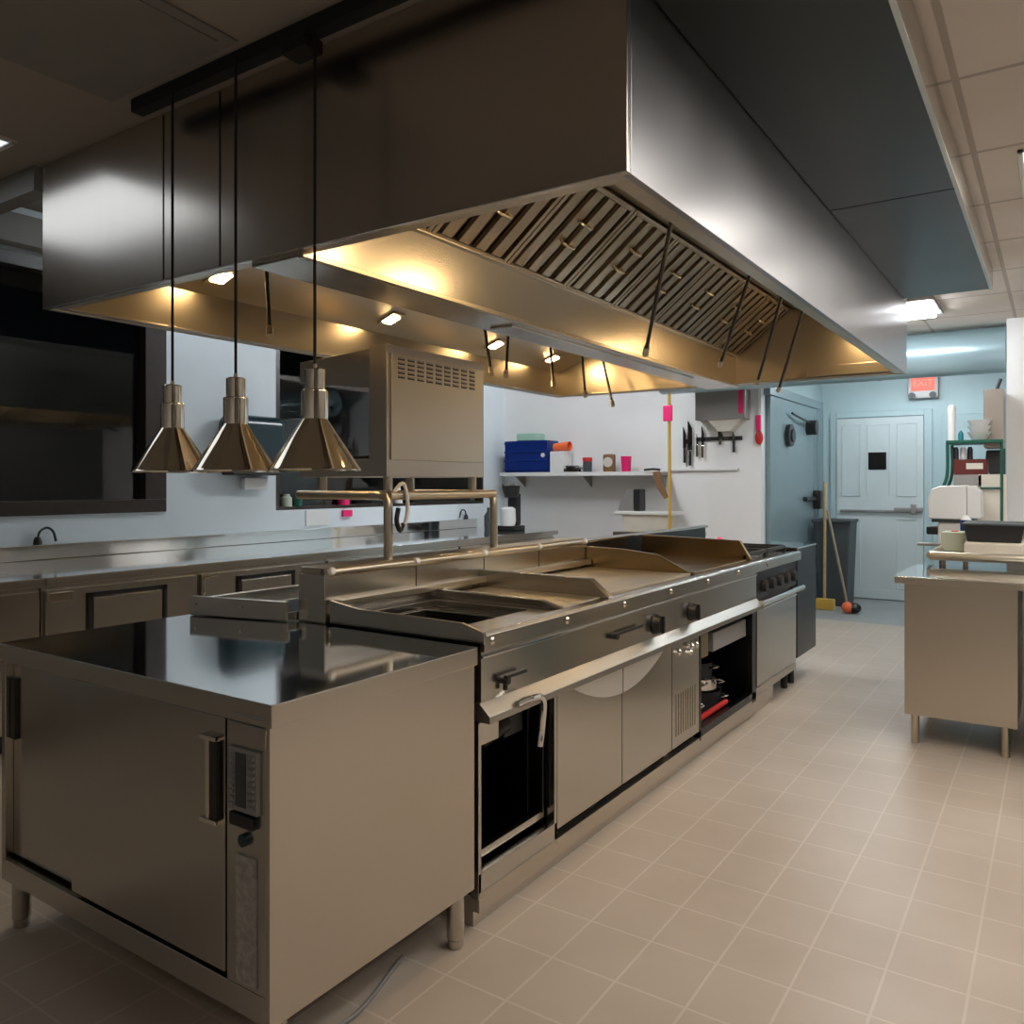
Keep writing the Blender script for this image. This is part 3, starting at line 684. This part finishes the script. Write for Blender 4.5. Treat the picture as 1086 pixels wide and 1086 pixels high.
# unit F: dark end cabinet
t = thing('end_cabinet', 'tall dark grey panelled cabinet closing the far end of the island', 'cabinet', (-1.83, 6.03, 0))
B(-2.28, FX+.002, 5.765, 6.285, .19, .945, b=.004).build('body', 'steel_dark', t)
B(-2.28, FX+.006, 5.762, 6.29, .945, .958, b=.003).build('top', 'steel_top', t)
for x in (-1.56, -2.2):
    for y in (5.83, 6.2):
        if (x, y) != (-1.56, 6.2): MB().cyl((x if y < 6 else -1.9, y, 0), (x if y < 6 else -1.9, y, .19), .022).build('leg', 'black', t)
tag(MB().lathe([(0, .958), (.03, .958), (.03, .985), (.012, 1.0), (0, 1.0)], (-2.1, 5.9, 0), 18).build('salt_pot', 'pink'), 'small pinkish pot standing on the top of end cabinet', 'pot')

# ------------------------------------------------------------------ salamander on its tube stand
t = thing('salamander_stand', 'bent steel tube stand rising from the ledge under the salamander grill', 'stand', (-2.4, 2.8, 1.1))
r = .019
for y in (2.445, 3.185):
    s = 1 if y < 2.8 else -1
    MB().tube([(-2.25, y, 1.098), (-2.25, y, 1.29), (-2.25, y+s*-.0, 1.325), (-2.262, y, 1.345), (-2.30, y, 1.352), (-2.78, y, 1.352)], r, 14, False).build('post', 'steel_in', t)
MB().cyl((-2.25, 2.445, 1.352), (-2.25, 3.185, 1.352), r).build('rail', 'steel_in', t)
MB().cyl((-2.72, 2.445, 1.352), (-2.72, 3.185, 1.352), r*.8).build('rail', 'steel_in', t)
t = thing('salamander_grill', 'steel salamander grill with open front raised on the tube stand', 'grill', (-2.55, 2.83, 1.371))
y0, y1 = 2.49, 3.17
B(-2.40, -2.30, y0, y1, 1.43, 1.98, b=.004).build('back_column', 'steel_end', t)
B(-2.301, -2.292, y0+.02, y1-.02, 1.50, 1.945, b=.003).build('back_cover', 'steel_in', t)
mb = MB()
for r_ in range(5):
    z = 1.925-r_*.019
    for k in range(9):
        y = y0+.06+k*.062; mb.box(-2.293, -2.287, y, y+.042, z, z+.007, b=.002)
mb.build('vent_slots', 'satin', t)
mb = MB()
for r_ in range(5):
    z = 1.925-r_*.019
    for k in range(9):
        y = y0+.06+k*.062; mb.box(-2.2925, -2.2905, y, y+.042, z-.006, z-.0005, b=0)
mb.build('vent_gaps', 'black', t)
MB().prism([(-2.83, 1.85), (-2.83, 1.945), (-2.40, 1.97), (-2.40, 1.80)], 'y', y0+.004, y1-.004, b=.004).build('top_element', 'steel', t)
MB().box(-2.83, -2.40, y0+.004, y1-.004, 1.43, 1.505, b=.004).build('base_pan', 'steel_end', t)
MB().box(-2.80, -2.42, y0+.03, y1-.03, 1.505, 1.52, b=.003).build('grill_rack', 'iron', t)
for x in (-2.72, -2.33):
    for y in (2.53, 3.12): MB().cyl((x, y, 1.352 if x < -2.5 else 1.37), (x, y, 1.43), .02).build('leg', 'steel_in', t)
MB().tube([(-2.25, 2.47, 1.36), (-2.235, 2.52, 1.40), (-2.22, 2.53, 1.30), (-2.222, 2.50, 1.22), (-2.222, 2.47, 1.24)], .008).build('supply_hose', 'white', t)
MB().tube([(-2.222, 2.475, 1.30), (-2.218, 2.46, 1.25), (-2.218, 2.48, 1.21), (-2.218, 2.5, 1.235)], .01).build('hose_hook', 'black', t)

# ------------------------------------------------------------------ window side counter
CXF = -4.45
t = thing('window_counter', 'long stainless worktop with upstand running below the dark windows', 'worktop', (-5.0, 4, .855))
for a, b_ in ((.3, 2.185), (2.19, 7.5)):
    B(-5.595, CXF, a, b_, .897, .90, b=.001).build('top', 'steel_top', t)
    B(-5.595, CXF, a, b_, .855, .897, b=.003).build('top_edge', 'steel', t)
B(-5.597, -5.53, .3, 7.5, .90, 1.0, b=.006).build('upstand', 'steel_top', t)
labs = ['steel counter cabinet at far left edge under the worktop', 'steel counter cabinet with a large black framed pull panel', 'steel counter cabinet with black framed panel behind the drain tray', 'steel counter cabinet hidden behind the salamander stand', 'last steel counter cabinet before the shelf wall']
ys = [.32, 2.18, 3.13, 4.2, 5.8, 7.48]
for i in range(5):
    a, b_ = ys[i]+.004, ys[i+1]-.004
    t = thing('counter_cabinet', labs[i], 'cabinet', (-5.0, (a+b_)/2, 0), 'cabinets under the window counter')
    B(-5.59, CXF-.05, a, b_, .10, .853, b=.003).build('body', 'steel', t)
    B(-5.5, CXF-.09, a+.01, b_-.01, 0, .10, b=.002).build('plinth', 'steel_dark', t)
    d = B(CXF-.05, CXF-.025, a+.01, b_-.01, .13, .83, b=.004).build('door', 'steel', t)
    if i in (1, 2):
        c0, c1 = (2.45, 2.87) if i == 1 else (3.44, 3.86)
        mb = MB(); mb.box(CXF-.03, CXF-.008, c0-.03, c1+.03, .77, .795, b=.003); mb.box(CXF-.03, CXF-.008, c0-.03, c0-.005, .36, .795, b=.003); mb.box(CXF-.03, CXF-.008, c1+.005, c1+.03, .36, .795, b=.003)
        mb.build('gasket', 'black', d)
        B(CXF-.03, CXF-.012, c0, c1, .36, .765, b=.006).build('pull_panel', 'steel', d)
    if i == 1: B(CXF-.026, CXF-.010, 2.215, 2.34, .765, .815, b=.003).build('name_plate', 'brass', d)
    if i == 2: MB().tube([(CXF-.03, 3.15, .70), (CXF-.005, 3.15, .71), (CXF-.005, 3.15, .79), (CXF-.005, 3.17, .805), (CXF-.005, 3.24, .81)], .008).build('handle', 'brass', d)
    if i in (0, 3, 4): MB().box(CXF-.025, CXF+.0, a+.2, a+.5, .76, .775, b=.004).build('handle', 'steel', d)
def goose(y, s, label):
    t = thing('gooseneck_tap', label, 'tap', (-5.56, y, 1.0))
    MB().lathe([(0, 1.0), (.026, 1.0), (.026, 1.02), (.016, 1.05), (0, 1.05)], (-5.56, y, 0), 16).build('tap_body', 'black', t)
    MB().tube([(-5.56, y, 1.04), (-5.56, y+s*.015, 1.085), (-5.56, y+s*.06, 1.108), (-5.56, y+s*.10, 1.08), (-5.56, y+s*.118, 1.015)], .008).build('spout', 'black', t)
goose(2.68, 1, 'small black gooseneck tap under the left window')
goose(7.33, -1, 'small black gooseneck tap behind the right stand post')

# soap / towel dispenser between the windows
t = thing('towel_dispenser', 'rounded dark teal towel dispenser on the wall between the windows', 'dispenser', (-5.5, 4.34, 1.49))
MB().box(XW, XW+.2, 4.05, 4.65, 1.50, 1.96, b=.09, seg=5).build('casing', 'teal', t)
B(XW, XW+.16, 4.12, 4.6, 1.47, 1.50, b=.01).build('outlet', 'black', t)
tag(B(XW, XW+.06, 4.30, 4.54, 1.35, 1.45, b=.01).build('white_box', 'white'), 'small white wall box below the teal towel dispenser', 'box')
# sill things
sx = -5.62
for (y, mat, r, h, nm, lb, cat) in ((4.80, 'pale_green', .05, .11, 'glass_jar', 'pale jar at the left end of the right window sill', 'jar'), (4.93, 'green', .04, .09, 'dark_jar', 'dark green jar second from left on the window sill', 'jar'), (5.49, 'pink', .055, .10, 'pink_beaker', 'pink beaker on the sill seen under the salamander', 'beaker'), (6.25, 'white', .05, .16, 'white_bottle', 'white bottle on the sill seen behind the stand post', 'bottle')):
    z = 1.20; zz = z
    tag(MB().lathe([(0, zz), (r, zz), (r, zz+h*.7), (r*.6, zz+h*.85), (r*.6, zz+h), (0, zz+h)], (sx, y, 0), 20).build(nm, mat), lb, cat)
tag(B(XW, XW+.03, 5.44, 5.56, 1.09, 1.15, b=.006).build('pink_tag', 'pink'), 'pink tag on the wall below the window sill', 'tag')
tag(B(XW, XW+.012, 5.0, 5.28, 1.02, 1.16, b=.002).build('paper_notice', 'white'), 'white paper notice on wall under the right window', 'notice')
# grinder at counter end
t = thing('coffee_grinder', 'black coffee grinder with clear hopper at the end of the window counter', 'grinder', (-4.9, 7.25, .90))
MB().box(-5.0, -4.78, 7.14, 7.36, .90, .95, b=.01).build('base', 'black', t)
MB().box(-4.95, -4.83, 7.26, 7.36, .95, 1.30, b=.02).build('column', 'black', t)
MB().lathe([(0, .95), (.075, .95), (.085, 1.0), (.08, 1.13), (.05, 1.15), (0, 1.15)], (-4.89, 7.19, 0), 24).build('jug', 'white', t)
MB().lathe([(0, 1.25), (.07, 1.25), (.09, 1.32), (.10, 1.38), (0, 1.38)], (-4.89, 7.25, 0), 24).build('hopper', 'black', t)
MB().lathe([(.10, 1.38), (.102, 1.385), (.102, 1.395), (0, 1.40)], (-4.89, 7.25, 0), 24).build('hopper_lid', 'chrome', t)
tag(MB().lathe([(0, .90), (.055, .90), (.06, .93), (.06, 1.05), (.03, 1.10), (.03, 1.14), (0, 1.14)], (-5.14, 7.2, 0), 20).build('thermos_flask', 'binblack'), 'dark flask standing left of the coffee grinder', 'flask')

# ------------------------------------------------------------------ back wall shelf and things
t = thing('wall_shelf', 'long white wall shelf on the back wall holding the blue crate', 'shelf', (-4.4, 8.0, 1.49))
B(-5.45, -3.44, 7.85, YB, 1.492, 1.525, b=.004).build('board', 'grey', t)
B(-5.45, -3.44, 7.842, 7.852, 1.487, 1.53, b=.002).build('front_edge', 'white', t)
for x in (-5.3, -4.4, -3.5): MB().prism([(YB, 1.36), (YB, 1.492), (7.93, 1.492)], 'x', x, x+.012).build('bracket', 'grey', t)
z = 1.526
t = thing('storage_crate', 'navy blue plastic crate at left end of the wall shelf', 'crate', (-5.1, 8.0, z))
mb = MB(); cx0, cx1, cy0, cy1 = -5.40, -4.82, 7.87, 8.13
for a in ((cx0, cx1, cy0, cy0+.015), (cx0, cx1, cy1-.015, cy1), (cx0, cx0+.015, cy0, cy1), (cx1-.015, cx1, cy0, cy1)): mb.box(*a, z, z+.37, b=.004)
mb.box(cx0, cx1, cy0, cy1, z, z+.012, b=.003)
for k in range(4): mb.box(cx0-.006, cx1+.006, cy0-.008, cy0+.006, z+.03+k*.1, z+.05+k*.1, b=.003)
mb.build('crate_body', 'blue', t)
MB().cyl((-4.87, cy0-.012, z+.20), (-4.87, cy0, z+.20), .025).build('grip_hole', 'white', t)
tag(MB().box(-5.26, -4.98, 7.9, 8.1, z+.371, z+.46, b=.015).build('plastic_tub', 'mint'), 'mint green tub resting on top of the navy crate', 'tub')
B2 = MB(); B2.box(-4.80, -4.62, 7.90, 8.10, z, z+.24, b=.01)
tag(B2.build('paper_box', 'white'), 'white carton standing right of the navy crate on shelf', 'carton')
tag(MB().lathe([(0, 0), (.045, 0), (.055, .2), (.05, .2), (.04, .01), (0, .01)], (-4.78, 7.98, z+.29), 20, (1, 0, .05)).build('orange_beaker', 'orange'), 'orange beaker lying on the white carton beside the navy crate', 'beaker')
tag(MB().box(-4.60, -4.41, 7.87, 8.08, z, z+.045, b=.008).box(-4.59, -4.42, 7.88, 8.07, z+.045, z+.08, b=.02).build('steel_tin', 'chrome'), 'low steel tin on the shelf between carton and red lidded jar', 'tin')
t = thing('spice_jar', 'dark jar with a red lid on the wall shelf', 'jar', (-4.34, 7.95, z))
MB().lathe([(0, z), (.05, z), (.052, z+.11), (.045, z+.12), (0, z+.12)], (-4.34, 7.95, 0), 20).build('jar_body', 'binblack', t)
MB().lathe([(0, z+.12), (.055, z+.12), (.055, z+.165), (0, z+.168)], (-4.34, 7.95, 0), 20).build('lid', 'red', t)
t = thing('timer_clock', 'small beige framed kitchen timer on the wall shelf', 'timer', (-4.09, 8.0, z))
MB().box(-4.16, -4.02, 7.96, 8.02, z, z+.20, b=.02).build('case', 'brown', t)
MB().cyl((-4.09, 7.95, z+.11), (-4.09, 7.965, z+.11), .055).build('dial', 'cream', t)
tag(MB().lathe([(0, z), (.048, z), (.058, z+.17), (.053, z+.17), (.044, z+.01), (0, z+.01)], (-3.865, 7.95, 0), 24).build('pink_cup', 'pink'), 'hot pink cup on the wall shelf right of the timer', 'cup')
t = thing('wooden_paddle', 'brown wooden paddle hanging from the right end of wall shelf', 'paddle', (-3.52, 7.80, 1.2))
MB().prism([(-3.50, 1.52), (-3.42, 1.53), (-3.385, 1.42), (-3.33, 1.26), (-3.37, 1.24), (-3.46, 1.37)], 'y', 7.815, 7.838, b=.004).build('blade', 'brown', t)
MB().tube([(-3.60, 7.83, 1.545), (-3.50, 7.83, 1.552), (-3.42, 7.83, 1.545)], .012).build('hook', 'black', t)
# long squeegee pole
PY = 7.58
t = thing('squeegee', 'yellow handled squeegee propped upright in front of the back wall', 'squeegee', (-3.2, PY, 0))
MB().cyl((-3.20, PY, .02), (-3.215, PY, 2.40), .016).build('pole', 'yellow', t)
MB().box(-3.36, -3.09, PY-.02, PY+.02, 2.39, 2.43, b=.006).build('blade_head', 'black', t)
tag(MB().box(-3.265, -3.165, PY-.045, PY-.018, 2.02, 2.18, b=.012).build('pink_cloth', 'pink'), 'hot pink cloth tied to the yellow squeegee pole', 'cloth')
# side table with white container and scale
t = thing('side_stand', 'low grey stand behind the griddles carrying the white container', 'stand', (-3.4, 7.85, 0))
B(-3.86, -3.02, 7.62, 8.1, .86, .90, b=.004).build('top', 'steel', t)
for x in (-3.74, -3.06):
    for y in (7.66, 8.06): MB().cyl((x, y, 0), (x, y, .86), .018).build('leg', 'steel', t)
t = thing('flour_container', 'whitish tub with overhanging lid on the stand below the shelf', 'container', (-3.4, 7.85, .9))
MB().prism([(-3.74, .90), (-3.28, .90), (-3.24, 1.08), (-3.78, 1.08)], 'y', 7.66, 7.93, b=.01).build('tub_body', 'cream', t)
B(-3.86, -3.20, 7.64, 7.95, 1.08, 1.115, b=.008).build('lid', 'white', t)
t = thing('kitchen_scale', 'small grey and black scale unit on lid of the whitish tub', 'scale', (-3.7, 7.77, 1.115))
MB().prism([(-3.84, 1.1155), (-3.66, 1.1155), (-3.66, 1.34), (-3.74, 1.34), (-3.81, 1.22)], 'y', 7.70, 7.83, b=.006).build('case', 'grey', t)
MB().box(-3.66, -3.585, 7.69, 7.84, 1.1155, 1.345, b=.012).build('display_head', 'black', t)
# knives on magnet strip
tag(B(-3.48, -2.70, YB-.03, YB, 1.535, 1.562, b=.004).build('utility_rail', 'white'), 'thin white rail on the wall below the knives', 'rail')
tag(B(-3.15, -2.66, YB-.02, YB, 1.845, 1.885, b=.003).build('magnetic_strip', 'black'), 'black magnetic strip holding tools below the grey box', 'strip')
tag(B(-3.285, -3.245, YB-.02, YB, 1.82, 1.87, b=.003).build('wall_hook', 'black'), 'small black wall hook behind the two long knives', 'hook')
def knife(x, z0, z1, hl, wd, label, hm='black', cat='knife'):
    t = thing('kitchen_knife' if cat == 'knife' else 'kitchen_tool', label, cat, (x, YB-.027, z0))
    MB().box(x-.014, x+.014, YB-.038, YB-.022, z0, z0+hl, b=.005).build('handle', hm, t)
    MB().prism([(x-wd/2, z0+hl), (x+wd/2, z0+hl), (x+wd/2, z1-.08), (x-wd/2+.006, z1), (x-wd/2, z1)], 'y', YB-.032, YB-.026).build('blade', 'chrome', t)
knife(-3.27, 1.62, 2.0, .15, .035, 'long knife with black handle, left of the two by the pole')
knife(-3.21, 1.59, 2.06, .16, .05, 'widest knife with black handle, right of the two by the pole')
knife(-3.13, 1.68, 1.92, .13, .02, 'thin steel tool at left end of the magnetic strip', 'chrome', 'tool')
knife(-3.07, 1.67, 2.0, .13, .03, 'steel tool second from left on the magnetic strip', 'chrome', 'tool')
knife(-2.88, 1.80, 1.98, .05, .05, 'wide steel blade in the middle of the magnetic strip', 'chrome', 'tool')
knife(-2.74, 1.72, 1.95, .14, .03, 'black handled tool at right end of the magnetic strip', 'black', 'tool')
t = thing('wall_control_box', 'grey metal box with tapered outlet high on the white back wall', 'box', (-2.83, 8.08, 1.9))
B(-3.10, -2.58, 7.98, YB, 2.05, 2.45, b=.006).build('case', 'grey', t)
MB().prism([(-2.98, 2.05), (-2.62, 2.05), (-2.74, 1.93), (-2.86, 1.93)], 'y', 8.0, YB-.001, b=.004).build('outlet', 'cream', t)
B(-2.645, -2.60, 7.972, 7.982, 2.10, 2.43, b=.002).build('side_sticker', 'pink', t)
t = thing('hanging_brush', 'pink and red brush hanging at the corner of the white wall', 'brush', (-2.46, 8.0, 1.75))
MB().cyl((-2.49, YB-.02, 2.08), (-2.49, YB-.02, 2.36), .006, seg=8).build('string', 'white', t)
B(-2.515, -2.465, YB-.04, YB-.005, 1.93, 2.09, b=.01).build('handle', 'pink', t)
MB().ball((-2.48, YB-.035, 1.86), (.04, .03, .07)).build('brush_head', 'red', t)

# ------------------------------------------------------------------ corridor things
t = thing('waste_bin', 'tall dark grey waste bin in the corridor before the far door', 'bin', (-2.16, 10.1, 0))
MB().prism([(-2.36, .98), (-1.95, .98), (-1.99, 0), (-2.30, 0)], 'y', 9.75, 10.15, b=.02).build('bin_body', 'binblack', t)
MB().box(-2.37, -1.94, 9.73, 10.17, .95, .99, b=.01).build('rim', 'binblack', t)
t = thing('broom', 'worn wooden broom standing upright against the cold room door', 'broom', (-2.1, 9.4, 0))
MB().cyl((-2.16, 9.45, .06), (-2.19, 9.6, 1.42), .016).build('pole', 'wood', t)
MB().box(-2.25, -2.05, 9.40, 9.48, 0, .12, b=.01).build('brush_head', 'yellow', t)
t = thing('mop', 'wooden mop leaning towards the bin with an orange knob at floor', 'mop', (-1.9, 9.3, 0))
MB().cyl((-1.885, 9.30, .08), (-2.13, 9.46, 1.10), .014).build('pole', 'wood_grey', t)
MB().ball((-1.885, 9.285, .065), (.06, .06, .06)).build('socket_knob', 'orange', t)
MB().ball((-1.83, 9.32, .06), (.08, .07, .058)).build('mop_head', 'black', t)

# exit sign
t = thing('exit_sign', 'glowing red exit sign with two emergency lamp heads over the far door', 'sign', (-1.31, 10.56, 2.38))
B(-1.47, -1.15, YF-.10, YF, 2.40, 2.67, b=.01).build('backplate', 'grey', t)
B(-1.435, -1.185, YF-.112, YF-.10, 2.49, 2.66, b=.004).build('lit_face', 'exit_red', t)
cu = bpy.data.curves.new('exit_text', 'FONT'); cu.body = 'EXIT'; cu.size = .105; cu.align_x = 'CENTER'; cu.align_y = 'CENTER'; cu.extrude = .002
o = bpy.data.objects.new('exit_tmp', cu); C.objects.link(o); bpy.context.view_layer.update()
me = bpy.data.meshes.new_from_object(o.evaluated_get(bpy.context.evaluated_depsgraph_get())); bpy.data.objects.remove(o)
me.transform(Matrix.Translation(Vector((-1.31, YF-.114, 2.575))-WL[t.name]) @ Matrix.Rotation(math.pi/2, 4, 'X'))
me.materials.clear(); me.materials.append(M['exit_letters'])
o = bpy.data.objects.new('lettering', me); C.objects.link(o); o.parent = t
for x in (-1.42, -1.20): MB().cyl((x, YF-.16, 2.43), (x, YF-.10, 2.43), .038, .03).build('lamp_head', 'binblack', t)

# ------------------------------------------------------------------ right hand prep table
t = thing('prep_table', 'stainless prep table with closed end panel on short legs at right', 'table', (-.2, 5.2, 0))
TX0, TX1, TY0, TY1 = -.735, .75, 4.80, 5.60
B(TX0, TX1, TY0, TY1, .897, .90, b=.001).build('top', 'steel_top', t)
B(TX0, TX1, TY0, TY1, .862, .897, b=.003).build('top_edge', 'steel_end', t)
B(-.69, -.168, TY0+.03, TY1-.02, .155, .862, b=.003).build('end_panel', 'steel_end', t)
B(-.12, .7, TY0+.2, TY1-.02, .155, .862, b=.003).build('body', 'steel', t)
for x, y in ((-.64, 4.86), (-.222, 4.86), (-.64, 5.53), (-.222, 5.53), (.65, 5.53)): MB().cyl((x, y, 0), (x, y, .155), .02).build('leg', 'steel_in', t)
tag(MB().lathe([(0, 0), (.13, 0), (.15, .45), (.14, .45), (.12, .01), (0, .01)], (.02, 4.86, 0), 28).build('teal_bin', 'teal_bright'), 'teal bin tucked beside the prep table, cut by the right edge', 'bin')
t = thing('dish_table', 'stainless dish table with rolled edge behind the prep table', 'table', (-.1, 6.4, 0))
B(-.66, .9, 5.64, 7.33, .925, .945, b=.003).build('top', 'steel_top', t)
MB().cyl((-.66, 5.645, .955), (.9, 5.645, .955), .026).cyl((-.66, 5.645, .955), (-.66, 7.33, .955), .024).build('rolled_edge', 'steel_in', t)
for x, y in ((-.60, 5.72), (.8, 5.72), (-.60, 7.25), (.8, 7.25)): MB().cyl((x, y, 0), (x, y, .925), .02).build('leg', 'steel', t)
zt = .946
t = thing('black_tray', 'black tub tray sitting on a low white rack on the dish table', 'tray', (-.33, 5.95, zt+.09))
MB().prism([(-.475, zt+.091), (-.185, zt+.091), (-.165, zt+.20), (-.495, zt+.20)], 'y', 5.82, 6.25, b=.008).build('tub_body', 'black', t)
B(-.505, -.155, 5.80, 6.27, zt+.195, zt+.207, b=.004).build('rim', 'binblack', t)
tag(MB().box(-.49, -.17, 5.80, 6.28, zt, zt+.09, b=.02, seg=3).build('dish_rack', 'cream'), 'low off white dish rack under the black tray', 'rack')
t = thing('tissue_box', 'pale green box on the dish table left of the black tray', 'box', (-.585, 6.25, zt))
B(-.655, -.515, 6.15, 6.35, zt, zt+.13, b=.01).build('box_body', 'pale_green', t)
B(-.60, -.56, 6.2, 6.3, zt+.128, zt+.135, b=.002).build('slot', 'red', t)
t = thing('spray_bottle', 'small blue and white bottle behind the pale green box', 'bottle', (-.53, 6.5, zt))
MB().lathe([(0, zt), (.036, zt), (.036, zt+.2), (.015, zt+.23), (0, zt+.23)], (-.535, 6.5, 0), 18).build('bottle_body', 'white', t)
MB().lathe([(.0365, zt+.12), (.037, zt+.12), (.037, zt+.2), (.0365, zt+.2)], (-.535, 6.5, 0), 18).build('wrap', 'blue', t)
t = thing('roll_towel_dispenser', 'white rounded paper towel dispenser at the end of the dish table', 'dispenser', (-.65, 6.9, 1.12))
MB().prism([(-.80, 1.14), (-.805, 1.28), (-.78, 1.36), (-.72, 1.385), (-.55, 1.39), (-.55, 1.14)], 'y', 6.72, 6.98, b=.012).build('cover', 'white', t)
MB().prism([(-.55, 1.15), (-.55, 1.385), (-.50, 1.385), (-.46, 1.34), (-.455, 1.15)], 'y', 6.73, 6.97, b=.01).build('side_cheek', 'white', t)
B(-.78, -.50, 6.74, 6.96, 1.115, 1.14, b=.004).build('tear_bar', 'binblack', t)
t2 = thing('dispenser_post', 'white stand block holding up the paper towel dispenser', 'stand', (-.62, 6.85, zt))
B(-.74, -.50, 6.76, 6.96, zt, 1.114, b=.01).build('block', 'white', t2)
B(-.82, -.74, 6.78, 6.9, 1.02, 1.08, b=.01).build('tap_lever', 'black', t2)
tag(MB().box(-.86, -.60, 6.6, 6.72, zt, zt+.02, b=.005).build('squeegee', 'grey'), 'grey squeegee blade lying at left end of the dish table', 'squeegee')
tag(B(-.50, -.31, 7.0, 7.03, zt, 1.47, b=.006).build('chopping_board', 'cream'), 'cream chopping board standing against the pillar wall', 'board')
t = thing('wire_rack', 'dark green wire rack shelf crowded with kitchen oddments at right', 'rack', (-.5, 7.1, zt))
B(-.71, -.335, 6.98, 7.34, 1.705, 1.73, b=.004).build('shelf', 'green', t)
B(-.69, -.335, 6.98, 7.34, 1.36, 1.375, b=.004).build('shelf', 'green', t)
for y in (7.0, 7.32):
    MB().tube([(-.70, y, 1.705), (-.70, y, 1.5), (-.72, y, 1.40), (-.76, y, 1.34)], .012, 10).build('upright', 'green', t)
    MB().cyl((-.69, y, zt), (-.69, y, 1.36), .010).build('leg', 'green', t)
    MB().cyl((-.345, y, zt), (-.345, y, 1.73), .010).build('leg', 'green', t)
tag(MB().lathe([(0, 1.731), (.026, 1.731), (.028, 1.98), (.02, 2.0), (0, 2.0)], (-.675, 7.03, 0), 18).build('paper_tube', 'white'), 'tall white tube standing at left end of the wire rack', 'tube')
tag(MB().lathe([(0, 1.731), (.018, 1.731), (.018, 1.78), (.008, 1.80), (0, 1.81)], (-.615, 7.05, 0), 14).build('teal_bottle', 'teal_bright'), 'tiny teal bottle right of the white tube', 'bottle')
for i, (lb, nm) in enumerate((('lowest white bowl stacked on top of wire rack', 'white_bowl'), ('middle white bowl stacked on top of wire rack', 'white_bowl'), ('topmost white bowl stacked on top of wire rack', 'white_bowl'))):
    zz = 1.731+i*.045
    tag(MB().lathe([(0, zz), (.05, zz), (.085, zz+.06), (.08, zz+.06), (.045, zz+.008), (0, zz+.008)], (-.49, 7.08, 0), 24).build(nm, 'white'), lb, 'bowl', 'bowls on the wire rack')
tag(MB().box(-.66, -.44, 7.0, 7.2, 1.49, 1.60, b=.004).box(-.57, -.46, 6.996, 7.0, 1.53, 1.57, b=.001).build('maroon_box_body', 'maroon') if False else B(-.66, -.44, 7.0, 7.2, 1.47, 1.585, b=.004).build('maroon_box', 'maroon'), 'maroon carton with pale label on the wire rack', 'carton')
mbx = bpy.data.objects['maroon_box']
B(-.575, -.465, 6.997, 7.0, 1.51, 1.555, b=.0005).build('paper_label', 'cream', mbx)
tag(B(-.66, -.47, 7.0, 7.2, 1.376, 1.469, b=.006).build('grey_carton', 'grey'), 'grey carton under the maroon carton on the wire rack', 'carton')
for i, (x, mt) in enumerate(((-.65, 'black'), (-.60, 'white'), (-.555, 'black'))):
    tag(MB().lathe([(0, 1.62), (.02, 1.62), (.02, 1.67), (.012, 1.69), (0, 1.69)], (x, 7.06, 0), 14).build('spice_pot', mt) if False else MB().lathe([(0, 1.586), (.02, 1.586), (.02, 1.66), (.012, 1.68), (0, 1.68)], (x, 7.06, 0), 14).build('spice_pot', mt),
        ('left of the two black pots on the maroon carton', 'white pot between two black pots on the maroon carton', 'right of the two black pots on the maroon carton')[i], 'pot', 'pots on the maroon carton')
t = thing('apron_bundle', 'dark grey apron hanging below the taupe box at right', 'apron', (-.38, 7.28, 1.45))
MB().prism([(-.46, 1.66), (-.335, 1.66), (-.335, 1.45), (-.43, 1.45), (-.47, 1.56)], 'y', 7.26, 7.34, b=.01).build('cloth', 'binblack', t)
t = thing('wall_cabinet', 'taupe metal wall box on the edge of the white pillar', 'box', (-.39, 7.3, 1.67))
B(-.465, -.335, 7.05, 7.35, 1.67, 2.11, b=.008).build('case', 'taupe', t)
MB().cyl((-.39, 7.2, 2.11), (-.36, 7.2, 2.20), .012).build('antenna', 'black', t)

# ------------------------------------------------------------------ world, camera, view
wd = bpy.data.worlds.new('world'); S.world = wd; wd.use_nodes = True
wd.node_tree.nodes['Background'].inputs['Color'].default_value = (.4, .55, .7, 1)
wd.node_tree.nodes['Background'].inputs['Strength'].default_value = .005

f = 860.21; th = math.radians(33.944)
cam = bpy.data.cameras.new('camera'); co = bpy.data.objects.new('camera', cam); C.objects.link(co)
co.location = (0, 0, 1.40); co.rotation_euler = (math.pi/2, 0, th)
cam.sensor_width = 36; cam.lens = f/1086*36
cam.shift_y = -30/1086; cam.shift_x = 0
cam.clip_start = .05
S.camera = co
S.view_settings.view_transform = 'Standard'; S.view_settings.look = 'None'
S.view_settings.exposure = 0.12; S.view_settings.gamma = 1
S.view_settings.use_curve_mapping = False
S.cycles.max_bounces = 10; S.cycles.glossy_bounces = 6
S.cycles.sample_clamp_indirect = 4
